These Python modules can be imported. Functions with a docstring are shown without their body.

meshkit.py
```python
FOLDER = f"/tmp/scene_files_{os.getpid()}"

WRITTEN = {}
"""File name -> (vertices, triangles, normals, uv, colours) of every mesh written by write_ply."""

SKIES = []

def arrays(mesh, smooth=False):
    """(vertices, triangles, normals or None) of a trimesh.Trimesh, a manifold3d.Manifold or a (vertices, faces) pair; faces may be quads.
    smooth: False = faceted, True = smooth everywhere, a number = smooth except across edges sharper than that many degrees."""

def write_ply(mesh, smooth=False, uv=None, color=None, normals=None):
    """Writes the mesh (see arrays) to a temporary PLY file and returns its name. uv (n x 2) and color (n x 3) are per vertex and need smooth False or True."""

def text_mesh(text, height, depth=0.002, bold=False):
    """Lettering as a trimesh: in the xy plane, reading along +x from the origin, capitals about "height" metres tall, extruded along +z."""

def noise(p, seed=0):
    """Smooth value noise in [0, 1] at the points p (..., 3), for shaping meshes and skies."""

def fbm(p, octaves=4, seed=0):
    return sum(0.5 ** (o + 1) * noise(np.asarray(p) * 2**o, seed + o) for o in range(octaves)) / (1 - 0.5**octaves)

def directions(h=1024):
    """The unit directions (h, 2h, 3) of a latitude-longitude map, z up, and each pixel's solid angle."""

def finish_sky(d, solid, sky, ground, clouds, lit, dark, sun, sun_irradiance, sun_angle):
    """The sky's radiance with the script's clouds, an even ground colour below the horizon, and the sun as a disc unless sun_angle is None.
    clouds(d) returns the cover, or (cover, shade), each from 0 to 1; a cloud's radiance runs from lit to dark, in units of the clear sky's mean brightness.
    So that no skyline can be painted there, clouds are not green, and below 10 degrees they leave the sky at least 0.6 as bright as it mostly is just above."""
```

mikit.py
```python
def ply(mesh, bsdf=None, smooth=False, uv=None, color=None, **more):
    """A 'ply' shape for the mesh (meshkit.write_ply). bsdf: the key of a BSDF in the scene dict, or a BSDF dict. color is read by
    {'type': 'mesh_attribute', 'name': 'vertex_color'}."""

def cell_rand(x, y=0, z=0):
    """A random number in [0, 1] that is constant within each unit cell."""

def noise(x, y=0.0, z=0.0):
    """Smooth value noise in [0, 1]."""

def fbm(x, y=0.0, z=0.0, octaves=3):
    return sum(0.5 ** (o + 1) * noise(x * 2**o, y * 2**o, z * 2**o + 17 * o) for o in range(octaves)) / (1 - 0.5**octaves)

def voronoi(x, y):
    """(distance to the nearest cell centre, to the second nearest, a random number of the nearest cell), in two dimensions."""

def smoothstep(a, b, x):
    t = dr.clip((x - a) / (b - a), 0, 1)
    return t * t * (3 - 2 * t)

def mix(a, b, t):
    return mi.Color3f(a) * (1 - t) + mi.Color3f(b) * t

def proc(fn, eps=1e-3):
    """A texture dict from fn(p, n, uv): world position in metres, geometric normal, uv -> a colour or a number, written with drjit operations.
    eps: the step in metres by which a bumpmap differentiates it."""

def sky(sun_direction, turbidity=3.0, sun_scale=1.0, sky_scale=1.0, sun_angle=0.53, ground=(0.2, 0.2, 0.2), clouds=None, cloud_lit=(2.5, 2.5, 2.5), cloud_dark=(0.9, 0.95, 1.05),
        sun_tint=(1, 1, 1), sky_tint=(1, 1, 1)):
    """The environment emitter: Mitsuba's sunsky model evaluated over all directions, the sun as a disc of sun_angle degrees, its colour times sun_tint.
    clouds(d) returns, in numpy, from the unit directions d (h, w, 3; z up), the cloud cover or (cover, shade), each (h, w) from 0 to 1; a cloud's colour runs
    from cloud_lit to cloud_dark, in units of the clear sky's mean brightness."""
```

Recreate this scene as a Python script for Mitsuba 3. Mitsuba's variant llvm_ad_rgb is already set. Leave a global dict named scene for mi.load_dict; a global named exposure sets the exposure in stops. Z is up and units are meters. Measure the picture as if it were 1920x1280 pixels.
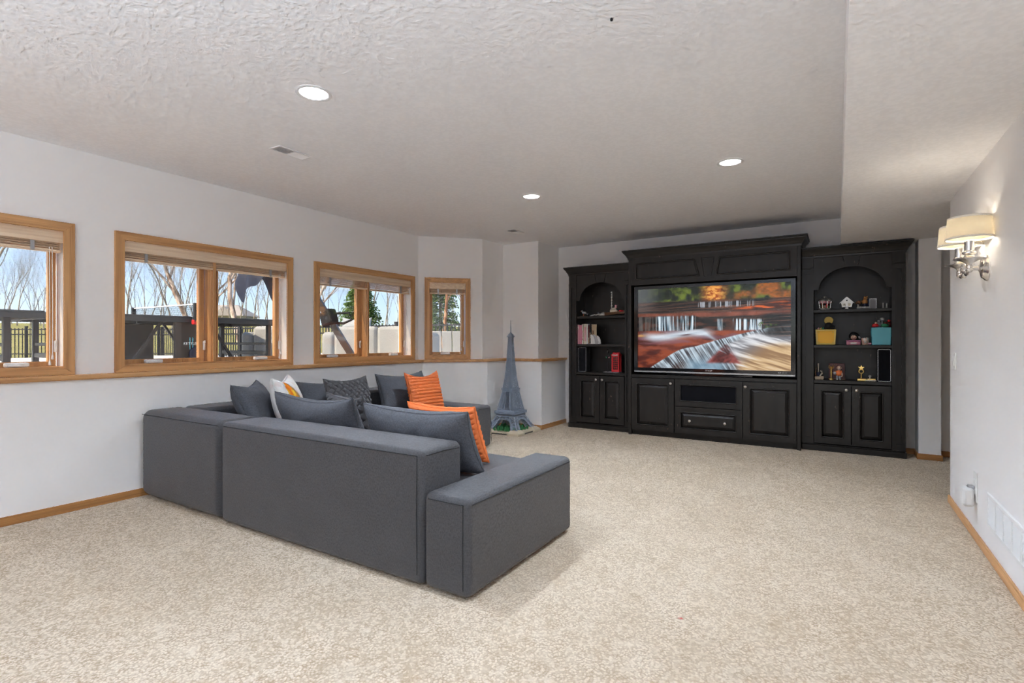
import math, random
import numpy as np
import trimesh
import drjit as dr
import mitsuba as mi
import mikit, meshkit
from mikit import proc, noise, fbm, voronoi, smoothstep, mix, cell_rand
from shapely.geometry import Polygon, LineString, Point, box as sbox
from shapely.ops import unary_union

scene, labels = {}, {}
T = mi.ScalarTransform4f
PI = math.pi

# ------------------------------------------------------------------ camera, sky, sun, exposure
YAW, EYE = math.radians(31.9), 1.15
scene['camera'] = {
    'type': 'perspective', 'fov': math.degrees(2 * math.atan(960 / 980)), 'fov_axis': 'x', 'near_clip': 0.05, 'far_clip': 2000.0,
    'to_world': T().look_at(origin=[0, 0, EYE], target=[-math.sin(YAW), math.cos(YAW), EYE], up=[0, 0, 1])}
SUN = (-0.20, -0.66, 0.72)
SUN_SCALE, SKY_SCALE = 4.2, 5.4
scene['sky'] = {**mikit.sky(SUN, turbidity=4.2, sun_scale=SUN_SCALE, sky_scale=SKY_SCALE, ground=(0.25, 0.24, 0.22)), 'sampling_weight': 7.0}
CAN_POWER = 690.0        # radiance of the recessed lamp lenses
TORCH_POWER = 200.0     # radiance of the torchiere lamps behind the camera
BULB_POWER = 65.0       # radiance of the sconce bulbs
exposure = 0.31

# ------------------------------------------------------------------ keys, labels
def numbered(key):
    if key not in TAKEN:
        TAKEN.add(key); return key
    i = COUNT.get(key, 0)
    while True:
        i += 1
        k = f'{key}_{i:03d}'
        if k not in TAKEN:
            COUNT[key] = i; TAKEN.add(k); return k
TAKEN, COUNT = set(), {}

def thing(name, label=None, cat=None, group=None, kind=None):
    k = numbered(name); d = {}
    if label: d['label'] = label
    if cat: d['category'] = cat
    if group: d['group'] = group
    if kind: d['kind'] = kind
    if d: labels[k] = d
    return k

def put(name, mesh, mat, parent=None, smooth=False, label=None, kind=None, **kw):
    """one shape under its parent"""
    k = numbered((parent + '__' if parent else '') + name)
    scene[k] = mikit.ply(mesh, mat, smooth=smooth, **kw)
    d = {}
    if label: d['label'] = label
    if kind: d['kind'] = kind
    if d: labels[k] = d
    return k

def solo(name, mesh, mat, label, cat, group=None, kind=None, smooth=False, **kw):
    """a thing that is one mesh"""
    k = thing(name, label, cat, group, kind)
    scene[k] = mikit.ply(mesh, mat, smooth=smooth, **kw)
    return k

def struct(name, mesh, mat, label=None, smooth=False):
    k = numbered(name)
    scene[k] = mikit.ply(mesh, mat, smooth=smooth)
    labels[k] = {'kind': 'structure'}
    if label: labels[k]['label'] = label
    return k

# ------------------------------------------------------------------ meshes
cat_ = trimesh.util.concatenate
def join(*ms):
    out = []
    for m in ms:
        out += list(m) if isinstance(m, (list, tuple)) else [m]
    return cat_(out)

def bx(x0, x1, y0, y1, z0, z1, c=0.0):
    """a box, its edges chamfered by c"""
    x0, x1 = sorted((x0, x1)); y0, y1 = sorted((y0, y1)); z0, z1 = sorted((z0, z1))
    if c <= 0:
        m = trimesh.creation.box(extents=(x1 - x0, y1 - y0, z1 - z0))
        m.apply_translation(((x0 + x1) / 2, (y0 + y1) / 2, (z0 + z1) / 2)); return m
    c = min(c, .45 * min(x1 - x0, y1 - y0, z1 - z0))
    p = []
    for a in (x0, x1):
        for b in (y0, y1):
            for d in (z0, z1):
                sa, sb, sd = (1 if a == x0 else -1), (1 if b == y0 else -1), (1 if d == z0 else -1)
                p += [(a + sa * c, b + sb * c, d), (a + sa * c, b, d + sd * c), (a, b + sb * c, d + sd * c)]
    return trimesh.convex.convex_hull(np.array(p))

def rbox(x0, x1, y0, y1, z0, z1, r=.03, n=4, seg=1, bulge=None):
    """a box with rounded edges; bulge(points in -1..1) moves the surface"""
    s = np.array([x1 - x0, y1 - y0, z1 - z0]) / 2; c = np.array([x0 + x1, y0 + y1, z0 + z1]) / 2
    r = min(r, .49 * 2 * min(s))
    def axis(h):
        t = r * np.tan(np.linspace(0, PI / 4, n + 1))
        lo = -(h - r) - t[::-1]
        mid = np.linspace(-(h - r), h - r, seg + 1)[1:-1]
        return np.concatenate([lo, mid, (h - r) + t])
    ax = [axis(h) for h in s]; vs, fs, off = [], [], 0
    for k in range(3):
        i, j = (k + 1) % 3, (k + 2) % 3
        A, B = np.meshgrid(ax[i], ax[j], indexing='ij')
        for sg in (-1, 1):
            P = np.zeros(A.shape + (3,)); P[..., i], P[..., j], P[..., k] = A, B, sg * s[k]
            idx = np.arange(A.size).reshape(A.shape) + off
            q = np.stack([idx[:-1, :-1], idx[1:, :-1], idx[1:, 1:], idx[:-1, 1:]], -1).reshape(-1, 4)
            if sg < 0: q = q[:, ::-1]
            vs.append(P.reshape(-1, 3)); fs.append(q); off += A.size
    p = np.vstack(vs); f = np.vstack(fs); q = np.clip(p, -(s - r), s - r); d = p - q
    l = np.linalg.norm(d, axis=1, keepdims=True)
    p = q + np.where(l > 1e-9, r * d / np.maximum(l, 1e-9), 0)
    if bulge: p = p + bulge(p / s)
    m = trimesh.Trimesh(p + c, np.vstack([f[:, [0, 1, 2]], f[:, [0, 2, 3]]]), process=False)
    m.merge_vertices(digits_vertex=6); return m

def lathe(profile, n=24, cap=True):
    """revolve (r, z) points about z"""
    pr = np.array(profile, float); a = np.arange(n) / n * 2 * PI
    v = np.stack([pr[:, None, 0] * np.cos(a), pr[:, None, 0] * np.sin(a), np.repeat(pr[:, 1:2], n, 1)], -1).reshape(-1, 3)
    f = []
    for i in range(len(pr) - 1):
        for j in range(n):
            k = (j + 1) % n
            f += [(i * n + j, i * n + k, (i + 1) * n + k), (i * n + j, (i + 1) * n + k, (i + 1) * n + j)]
    v = list(v)
    if cap:
        v += [(0, 0, pr[0, 1]), (0, 0, pr[-1, 1])]; b, t = len(v) - 2, len(v) - 1; e = (len(pr) - 1) * n
        for j in range(n):
            k = (j + 1) % n; f += [(b, k, j), (t, e + j, e + k)]
    return trimesh.Trimesh(np.array(v), np.array(f), process=False)

def tube(points, radius, n=8):
    """a tube along a polyline; radius a number or one per point"""
    P = np.array(points, float); R = np.broadcast_to(np.asarray(radius, float), (len(P),))
    d = np.gradient(P, axis=0); d /= np.linalg.norm(d, axis=1, keepdims=True) + 1e-12
    ref = np.array([0, 0, 1.0]) if abs(d[0, 2]) < .9 else np.array([1.0, 0, 0])
    v = []; a = np.arange(n) / n * 2 * PI
    for p, t, r in zip(P, d, R):
        u = np.cross(t, ref); u /= np.linalg.norm(u) + 1e-12; w = np.cross(t, u); ref = np.cross(u, t) if False else ref
        v.append(p + r * (np.cos(a)[:, None] * u + np.sin(a)[:, None] * w))
    v = np.vstack(v); f = []
    for i in range(len(P) - 1):
        for j in range(n):
            k = (j + 1) % n
            f += [(i * n + j, (i + 1) * n + k, i * n + k), (i * n + j, (i + 1) * n + j, (i + 1) * n + k)]
    for j in range(1, n - 1):
        f += [(0, j, j + 1)]; e = (len(P) - 1) * n; f += [(e, e + j + 1, e + j)]
    m = trimesh.Trimesh(v, np.array(f), process=False)
    return m

def bar(a, b, w, h=None):
    """a square bar from a to b"""
    a, b = np.array(a, float), np.array(b, float); h = h or w
    t = b - a; L = np.linalg.norm(t); t = t / L
    ref = np.array([0, 0, 1.0]) if abs(t[2]) < .9 else np.array([0, 1.0, 0])
    u = np.cross(t, ref); u /= np.linalg.norm(u); v = np.cross(u, t)
    p = []
    for q in (a, b):
        for s, r in ((-1, -1), (1, -1), (1, 1), (-1, 1)):
            p.append(q + u * s * w / 2 + v * r * h / 2)
    f = [(0, 2, 1), (0, 3, 2), (4, 5, 6), (4, 6, 7), (0, 1, 5), (0, 5, 4), (1, 2, 6), (1, 6, 5), (2, 3, 7), (2, 7, 6), (3, 0, 4), (3, 4, 7)]
    m = trimesh.Trimesh(np.array(p), np.array(f)[:, ::-1], process=False)
    return m

def ext(poly, z0, z1):
    """extrude a polygon (or several) from z0 to z1"""
    ps = list(getattr(poly, 'geoms', [poly])); out = []
    for q in ps:
        if q.area < 1e-10: continue
        m = trimesh.creation.extrude_polygon(q, z1 - z0, engine='earcut'); m.apply_translation((0, 0, z0)); out.append(m)
    return cat_(out)

def stand(mesh, y):
    """a mesh drawn in xy, extruded along +z, stood up facing -y: x stays, y -> z, z -> -y"""
    v = mesh.vertices.copy(); mesh.vertices = np.stack([v[:, 0], y - v[:, 2], v[:, 1]], 1); return mesh

def xf(mesh, M):
    m = mesh.copy(); m.apply_transform(M); return m
def move(mesh, x=0, y=0, z=0):
    m = mesh.copy(); m.apply_translation((x, y, z)); return m
def rot(mesh, axis, deg, at=(0, 0, 0)):
    m = mesh.copy(); m.apply_transform(trimesh.transformations.rotation_matrix(math.radians(deg), axis, at)); return m
def ball(x, y, z, r, sub=2, s=(1, 1, 1)):
    m = trimesh.creation.icosphere(subdivisions=sub, radius=1.0); m.vertices = m.vertices * np.array(s) * r + (x, y, z); return m
def cyl(x, y, z0, z1, r, n=20, r2=None):
    return move(lathe([(r, z0), (r if r2 is None else r2, z1)], n), x, y)

# ------------------------------------------------------------------ materials
def rgb(*c): return {'type': 'rgb', 'value': list(c)}
def srgb(r, g, b):
    return [((x / 255) / 12.92 if x / 255 < .04045 else ((x / 255 + .055) / 1.055) ** 2.4) for x in (r, g, b)]
def mat(key, d, two=True):
    scene[key] = {'type': 'twosided', 'bsdf': d} if two else d; return key
def diffuse(key, c): return mat(key, {'type': 'diffuse', 'reflectance': c if isinstance(c, dict) else rgb(*c)})
def princ(key, c, rough=.5, metal=0.0, spec=.5, **kw):
    return mat(key, {'type': 'principled', 'base_color': c if isinstance(c, dict) else rgb(*c), 'roughness': rough, 'metallic': metal, 'specular': spec, **kw})
def bumped(key, tex, bsdf, scale=1.0):
    return mat(key, {'type': 'bumpmap', 'height': tex, 'scale': scale, 'bsdf': bsdf})

diffuse('mat_wall', (.88, .865, .85))
diffuse('mat_wall_right', (.88, .87, .87))
bumped('mat_ceiling', proc(lambda p, n, uv: smoothstep(.42, .62, fbm(p.x * 58, p.y * 58, 3.0, 3)) * .0026, eps=.002), {'type': 'diffuse', 'reflectance': proc(lambda p, n, uv: mi.Color3f(.915, .915, .92) * (.962 + .038 * smoothstep(.42, .62, fbm(p.x * 58, p.y * 58, 3.0, 3))))})
bumped('mat_soffit', proc(lambda p, n, uv: smoothstep(.38, .66, fbm(p.x * 66, p.y * 66, p.z * 66, 3)) * .0026, eps=.002), {'type': 'diffuse', 'reflectance': proc(lambda p, n, uv: mi.Color3f(.905, .895, .89) * (.955 + .045 * smoothstep(.38, .66, fbm(p.x * 66, p.y * 66, p.z * 66, 3))))})

def tufts(p):
    w = fbm(p.x * 26, p.y * 26, 0.5, 2)
    return voronoi(p.x * 104 + w * 2.4, p.y * 104 - w * 1.6)
def carpet_col(p, n, uv):
    d1, d2, c = tufts(p)
    big = fbm(p.x * 1.6, p.y * 1.6, 4.0, 3)
    streak = fbm(p.x * 9 + p.y * 4, p.y * 5 - p.x * 2, 8.0, 3)
    t = .50 * c + .25 * big + .35 * streak
    col = mix((.445, .345, .24), (.725, .62, .495), smoothstep(.18, .88, t))
    gap = smoothstep(.30, .66, d1) * smoothstep(.15, .75, .5 * noise(p.x * 40, p.y * 40, 3.0) + .5 * streak)
    col = mix(col, (.30, .195, .105), .62 * gap)
    spot = smoothstep(.017, .006, dr.sqrt(dr.square(p.x - SPOT[0]) + dr.square(p.y - SPOT[1])) + .010 * noise(p.x * 160, p.y * 160, 1.0))
    return col * (1 - spot) + mi.Color3f(.45, .07, .06) * spot
SPOT = (-.555, 2.215)
def carpet_h(p, n, uv):
    d1, d2, c = tufts(p)
    return (1 - d1) * .006 * (.5 + c) + fbm(p.x * 13, p.y * 13, 2.0, 3) * .020
bumped('mat_carpet', proc(carpet_h, eps=.002), {'type': 'diffuse', 'reflectance': proc(carpet_col)}, .85)

def wood(axis, dark, light, scale=1.0):
    def fn(p, n, uv):
        q = [p.x, p.y, p.z]; a = q[axis]; b, c = [q[i] for i in range(3) if i != axis]
        g = fbm(a * 1.2 * scale, b * 32 * scale + fbm(a * .7, b * 3, c * 3) * 2.5, c * 32 * scale, 4)
        f = noise(a * 6, b * 260, c * 260)
        return mix(dark, light, smoothstep(.28, .72, g * .82 + f * .18))
    return proc(fn)
OAK = ((.38, .175, .063), (.61, .34, .145))
for i, a in enumerate('xyz'):
    princ('mat_oak_' + a, wood(i, *OAK), .38, spec=.45)
for i, a in enumerate('xy'):
    princ('mat_base_' + a, wood(i, (.31, .135, .040), (.50, .245, .085)), .38, spec=.45)
princ('mat_blind', wood(1, (.68, .50, .34), (.83, .66, .48), 1.6), .5)
def black_fn(p, n, uv):
    g = fbm(p.x * 14, p.y * 14, p.z * 2.5, 4); w = fbm(p.x * 60, p.y * 60, p.z * 18, 4)
    base = mix((.0088, .0078, .0072), (.0185, .0155, .0136), g)
    wear = smoothstep(.70, .80, w) * smoothstep(.52, .68, fbm(p.x * 5, p.y * 5, p.z * 5, 2))
    return base * (1 - wear) + mi.Color3f(.12, .07, .045) * wear
princ('mat_black_paint', proc(black_fn), .34, spec=.38)
princ('mat_black_gloss', (.006, .006, .007), .08, spec=.5)
princ('mat_black_matte', (.012, .012, .013), .7, spec=.3)
princ('mat_grille_cloth', (.007, .007, .009), .9, spec=.1)
princ('mat_nickel', (.62, .58, .53), .22, metal=1.0)
princ('mat_chrome', (.80, .78, .76), .10, metal=1.0)
princ('mat_silver', (.42, .42, .43), .35, metal=.8)
princ('mat_gold', (.85, .60, .20), .22, metal=1.0)
princ('mat_white_plastic', (.80, .80, .79), .4)
diffuse('mat_white_paint', (.84, .84, .84))
def fabric(c, k=1.0, freq=420):
    def fn(p, n, uv):
        w = .5 * noise(p.x * freq, p.y * freq * .35, p.z * freq * .25) + .5 * noise(p.x * freq * .3, p.y * freq * .3, p.z * freq)
        return mi.Color3f(*c) * (.62 + .76 * w) * (.92 + .16 * fbm(p.x * 6, p.y * 6, p.z * 6, 2))
    return proc(fn)
mat('mat_sofa', {'type': 'principled', 'base_color': fabric((.050, .049, .0515)), 'roughness': .8, 'specular': .4, 'sheen': 3.5, 'sheen_tint': .1})
mat('mat_pillow_grey', {'type': 'principled', 'base_color': fabric((.078, .081, .090)), 'roughness': .9, 'specular': .2, 'sheen': 1.0})
mat('mat_weave', {'type': 'principled', 'base_color': rgb(.082, .080, .082), 'roughness': .9, 'specular': .2, 'sheen': .6})
mat('mat_orange', {'type': 'principled', 'base_color': rgb(.35, .078, .019), 'roughness': .75, 'specular': .25, 'sheen': 1.0})
princ('mat_seam', (.020, .020, .021), .9)
# ------------------------------------------------------------------ the room
CEIL, SOFF, FRONT, BACK, RX = 2.49, 2.153, -3.6, 6.71, .685
WALL_PATH = [(-4.52, FRONT), (-4.52, 5.01), (-3.95, 5.61), (-3.95, 6.11), (-3.39, 6.11), (-3.39, BACK)]
def strip(path, d):
    return LineString(path).buffer(d, single_sided=True, join_style=2)
struct('floor', bx(-4.7, 2.6, FRONT - .1, BACK + .1, -.12, 0), 'mat_carpet', 'beige cut pile carpet')

LAMPS = [(-2.40, 1.83), (-2.40, 4.195), (-.68, 4.18), (-.68, 1.83), (-.68, -.55), (-2.40, -2.6), (-.68, -2.6)]
LAMP_R = .075
cp = sbox(-4.75, FRONT - .1, .03, BACK + .1).difference(unary_union([Point(x, y).buffer(LAMP_R, 24) for x, y in LAMPS]))
struct('ceiling', join(ext(cp, CEIL, CEIL + .02), bx(-4.75, .2, FRONT - .1, BACK + .1, CEIL + .14, CEIL + .2)), 'mat_ceiling', 'white textured ceiling')
struct('ceiling_soffit', bx(.03, 2.6, FRONT - .1, BACK + .1, SOFF, CEIL + .2), 'mat_soffit', 'lower textured soffit')

# left wall with window openings, made of boxes between them
W_Z0, W_Z1 = .925, 1.967
OPEN = [(-1.75, -.275), (.005, 1.481), (1.718, 3.199), (3.445, 4.93)]
CAS = .062
def pierced(a, b, z0, z1, holes, zh0, zh1):
    """rectangle a..b, z0..z1 with holes, as boxes (u0, u1, z0, z1)"""
    out = [(a, b, z0, zh0), (a, b, zh1, z1)]; u = a
    for h0, h1 in holes:
        out.append((u, h0, zh0, zh1)); u = h1
    out.append((u, b, zh0, zh1)); return out
holes = [(a + .05, b - .05) for a, b in OPEN]
struct('wall_left', join([bx(-4.74, -4.52, a, b, c, d) for a, b, c, d in pierced(FRONT - .1, 5.01, 0, CEIL + .02, holes, W_Z0, W_Z1 - .05)]), 'mat_wall', 'off-white painted window wall')
# the 45 degree bay wall with its narrow window, in its own frame: u along the wall, d outward, z
P1, P2 = np.array(WALL_PATH[1]), np.array(WALL_PATH[2])
BL = float(np.linalg.norm(P2 - P1)); bd = (P2 - P1) / BL; bn = np.array([-bd[1], bd[0]])
BAY = np.array([[bd[0], bn[0], 0, P1[0]], [bd[1], bn[1], 0, P1[1]], [0, 0, 1, 0], [0, 0, 0, 1]])
LEFT = np.array([[0, -1, 0, -4.52], [1, 0, 0, 0], [0, 0, 1, 0], [0, 0, 0, 1.0]])
BAY_OPEN = (.078, .668)
struct('wall_bay', xf(join([bx(a, b, 0, .22, c, d) for a, b, c, d in pierced(-.1, BL, 0, CEIL + .02, [(BAY_OPEN[0] + .05, BAY_OPEN[1] - .05)], W_Z0, W_Z1 - .05)]), BAY), 'mat_wall', 'diagonal wall with the narrow window')
struct('wall_alcove', join(ext(strip(WALL_PATH[2:], .2), 0, CEIL + .02)), 'mat_wall', 'stepped wall corner beside the bookcase')
struct('wall_lower', ext(strip(WALL_PATH, -.11), 0, .893), 'mat_wall', 'thicker lower wall under the ledge')
struct('wall_back', bx(-4.7, 2.6, BACK, BACK + .14, 0, CEIL + .05), 'mat_wall', 'wall behind the cabinets')
struct('wall_right', bx(RX, RX + .12, FRONT - .1, 4.83, 0, SOFF + .01), 'mat_wall_right', 'white wall with the sconce')
DX0, DX1, DZ = -4.05, .25, 2.08
struct('wall_front', join(bx(-4.75, DX0, FRONT - .14, FRONT, 0, CEIL + .05), bx(DX1, .9, FRONT - .14, FRONT, 0, CEIL + .05), bx(DX0, DX1, FRONT - .14, FRONT, DZ, CEIL + .05)), 'mat_wall')
struct('wall_passage', join(bx(2.45, 2.6, 3.4, BACK, 0, SOFF + .01), bx(RX + .1, 2.6, 3.3, 3.42, 0, SOFF + .01)), 'mat_wall')
struct('wall_column', bx(.675, .848, 6.45, BACK, 0, SOFF + .01), 'mat_wall', 'narrow white pilaster beside the bookcase')

# oak ledge and baseboards
led = strip(WALL_PATH, -.137)
struct('trim_1', join(ext(led, .895, .920), ext(strip(WALL_PATH, -.127), .888, .896)), 'mat_oak_y', 'oak ledge capping the lower wall')
struct('baseboard_left', join(ext(strip(WALL_PATH, -.123), 0, .050), ext(strip(WALL_PATH, -.118), .050, .056)), 'mat_base_y', 'low oak baseboard')
struct('baseboard_right', join(bx(RX - .013, RX, FRONT, 4.843, 0, .052, .003), bx(RX - .013, RX + .12, 4.83, 4.843, 0, .052, .003)), 'mat_oak_y', 'low oak baseboard')
struct('baseboard_back', join(bx(.45, .675, BACK - .013, BACK, 0, .056, .003), bx(.662, .675, 6.437, BACK, 0, .056, .003), bx(.662, .861, 6.437, 6.45, 0, .056, .003),
                              bx(.848, .861, 6.45, BACK, 0, .056, .003), bx(.848, 2.45, BACK - .013, BACK, 0, .056, .003)), 'mat_base_x', 'low oak baseboard')

# ------------------------------------------------------------------ recessed lamps
for i, (x, y) in enumerate(LAMPS):
    seen = i < 3
    k = thing('recessed_lamp', ['white recessed ceiling lamp nearest the camera, above the sofa', 'white recessed ceiling lamp above the far end of the sofa', 'white recessed ceiling lamp in front of the television cabinet'][i] if seen
              else 'white recessed ceiling lamp outside the picture', 'ceiling lamp', None if seen else 'recessed lamps outside the picture')
    put('trim_ring', move(lathe([(LAMP_R - .001, CEIL - .001), (LAMP_R + .003, CEIL - .006), (LAMP_R + .018, CEIL - .005), (LAMP_R + .020, CEIL - .0005)], 36, False), x, y), 'mat_white_plastic', k, True)
    put('reflector', move(lathe([(LAMP_R, CEIL - .001), (LAMP_R - .004, CEIL + .02), (.062, CEIL + .055), (.061, CEIL + .060), (.0, CEIL + .0605)], 36, False), x, y), 'mat_white_plastic', k, True)
    n = put('lens', rot(lathe([(.0605, 0), (.0605, .0005)], 28), (1, 0, 0), 180), 'mat_white_plastic', k)
    scene[n]['to_world'] = T().translate([x, y, CEIL + .050])
    scene[n]['emitter'] = {'type': 'area', 'sampling_weight': 1.0, 'radiance': rgb(*[c * CAN_POWER * ((2.2, 1.35)[i - 1] if i in (1, 2) else 1) for c in (.80, .93, 1.09)])}

# floor lamps with upturned bowls in the part of the room behind the camera
for i, (x, y) in enumerate(((-2.1, -1.9), (-.45, -.85))):
    k = thing('torchiere_lamp', ['brushed floor lamp with an upturned bowl by the glass door, outside the picture', 'brushed floor lamp with an upturned bowl behind the camera, outside the picture'][i], 'floor lamp')
    zb = 1.02
    put('base', move(lathe([(.14, 0), (.14, .015), (.03, .03), (.014, .05)], 28), x, y), 'mat_nickel', k, 35)
    put('pole', cyl(x, y, .045, zb, .013, 14), 'mat_nickel', k, True)
    put('bowl', move(lathe([(.02, zb - .01), (.10, zb + .01), (.165, zb + .04), (.18, zb + .055), (.175, zb + .055), (.16, zb + .046), (.09, zb + .022), (.0, zb + .012)], 32, False), x, y), 'mat_nickel', k, 35)
    n = put('bulb', lathe([(.13, 0), (.13, .004)], 28), 'mat_white_plastic', k)
    scene[n]['to_world'] = T().translate([x, y, zb + .050])
    scene[n]['emitter'] = {'type': 'area', 'sampling_weight': 4.0, 'radiance': rgb(TORCH_POWER * .70, TORCH_POWER * .93, TORCH_POWER * 1.26)}
# ------------------------------------------------------------------ windows and wood blinds
scene['mat_pane'] = {'type': 'thindielectric', 'int_ior': 1.5}
WL = ['oak framed window cut by the left edge of the picture', 'wide oak framed double window beside the cut-off one', 'oak framed double window nearest the diagonal wall', 'narrow oak framed window in the diagonal wall']
def frame_pieces(a, b, z0, z1, w, wb, d0, d1):
    """four mitred boards round a rectangle, drawn in (u, z), as meshes in (u, d, z)"""
    A, B = (a, b, z0, z1), (a + w, b - w, z0 + wb, z1 - w)
    q = [[(A[0], A[2]), (A[1], A[2]), (B[1], B[2]), (B[0], B[2])], [(A[1], A[2]), (A[1], A[3]), (B[1], B[3]), (B[1], B[2])],
         [(A[1], A[3]), (A[0], A[3]), (B[0], B[3]), (B[1], B[3])], [(A[0], A[3]), (A[0], A[2]), (B[0], B[2]), (B[0], B[3])]]
    return [stand(ext(Polygon(p).buffer(-.0004, join_style=2), -d1, -d0), 0) for p in q]
def window(a, b, M, double, alongmat, label, nsash=None):
    k = thing('window_%d' % (len([x for x in labels if x.startswith('window_')]) + 1), label, None, None, 'structure')
    z0, z1 = W_Z0 - .004, W_Z1
    for i, m in enumerate(frame_pieces(a, b, z0, z1, CAS, .048, -.019, 0)):
        put('casing', xf(m, M), 'mat_oak_z' if i % 2 else alongmat, k)
    ia, ib, iz0, iz1 = a + CAS - .012, b - CAS + .012, z0 + .042, z1 - CAS + .012
    for i, m in enumerate(frame_pieces(ia - .014, ib + .014, iz0 - .014, iz1 + .014, .014, .014, 0, .215)):
        put('jamb', xf(m, M), 'mat_oak_z' if i % 2 else alongmat, k)
    put('sill', xf(bx(ia, ib, .0, .105, iz0, iz0 + .016, .003), M), alongmat, k)
    if double:
        mid = (ia + ib) / 2
        put('mullion', xf(join(bx(mid - .021, mid + .021, .03, .18, iz0, iz1, .003), bx(mid - .013, mid + .013, .012, .04, iz0 + .016, iz1, .003)), M), 'mat_oak_z', k)
        spans = [(ia, mid - .021), (mid + .021, ib)]
    else: spans = [(ia, ib)]
    for n, (u0, u1) in enumerate(spans):
        u0, u1 = u0 + .014, u1 - .014
        fr = frame_pieces(u0, u1, iz0 + .004, iz1 - .004, .042, .042, .118, .158)
        s = put('sash', xf(join(fr), M), 'mat_oak_z', k)
        bead = frame_pieces(u0 + .036, u1 - .036, iz0 + .040, iz1 - .040, .010, .010, .109, .119)
        put('glazing_bead', xf(join(bead), M), 'mat_oak_z', s)
        put('pane', xf(bx(u0 + .04, u1 - .04, .1375, .1385, iz0 + .042, iz1 - .044), M), 'mat_pane', s)
        c = u0 + (u1 - u0) * (.36 if double and n == 0 else .66 if double else .45)
        put('crank_cover', xf(join(rbox(c - .062, c + .062, .055, .100, iz0 + .016, iz0 + .046, .010, 3), rbox(c - .05, c + .02, .044, .060, iz0 + .018, iz0 + .032, .006, 2)), M), 'mat_white_plastic', k, 40)
        put('lock_lever', xf(join(rbox(u1 - .016, u1 + .004, .098, .114, 1.075, 1.155, .006, 2), rbox(u1 - .012, u1 + .0, .086, .102, 1.135, 1.160, .005, 2)), M), 'mat_white_plastic', k, 40)
    return k
BLAB = ['raised wood blind with tan valance in the cut-off window at the left edge', 'raised wood blind with tan valance in the wide double window', 'raised wood blind with see-through gaps in the double window by the diagonal wall', 'short raised wood blind in the narrow diagonal window']
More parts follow.
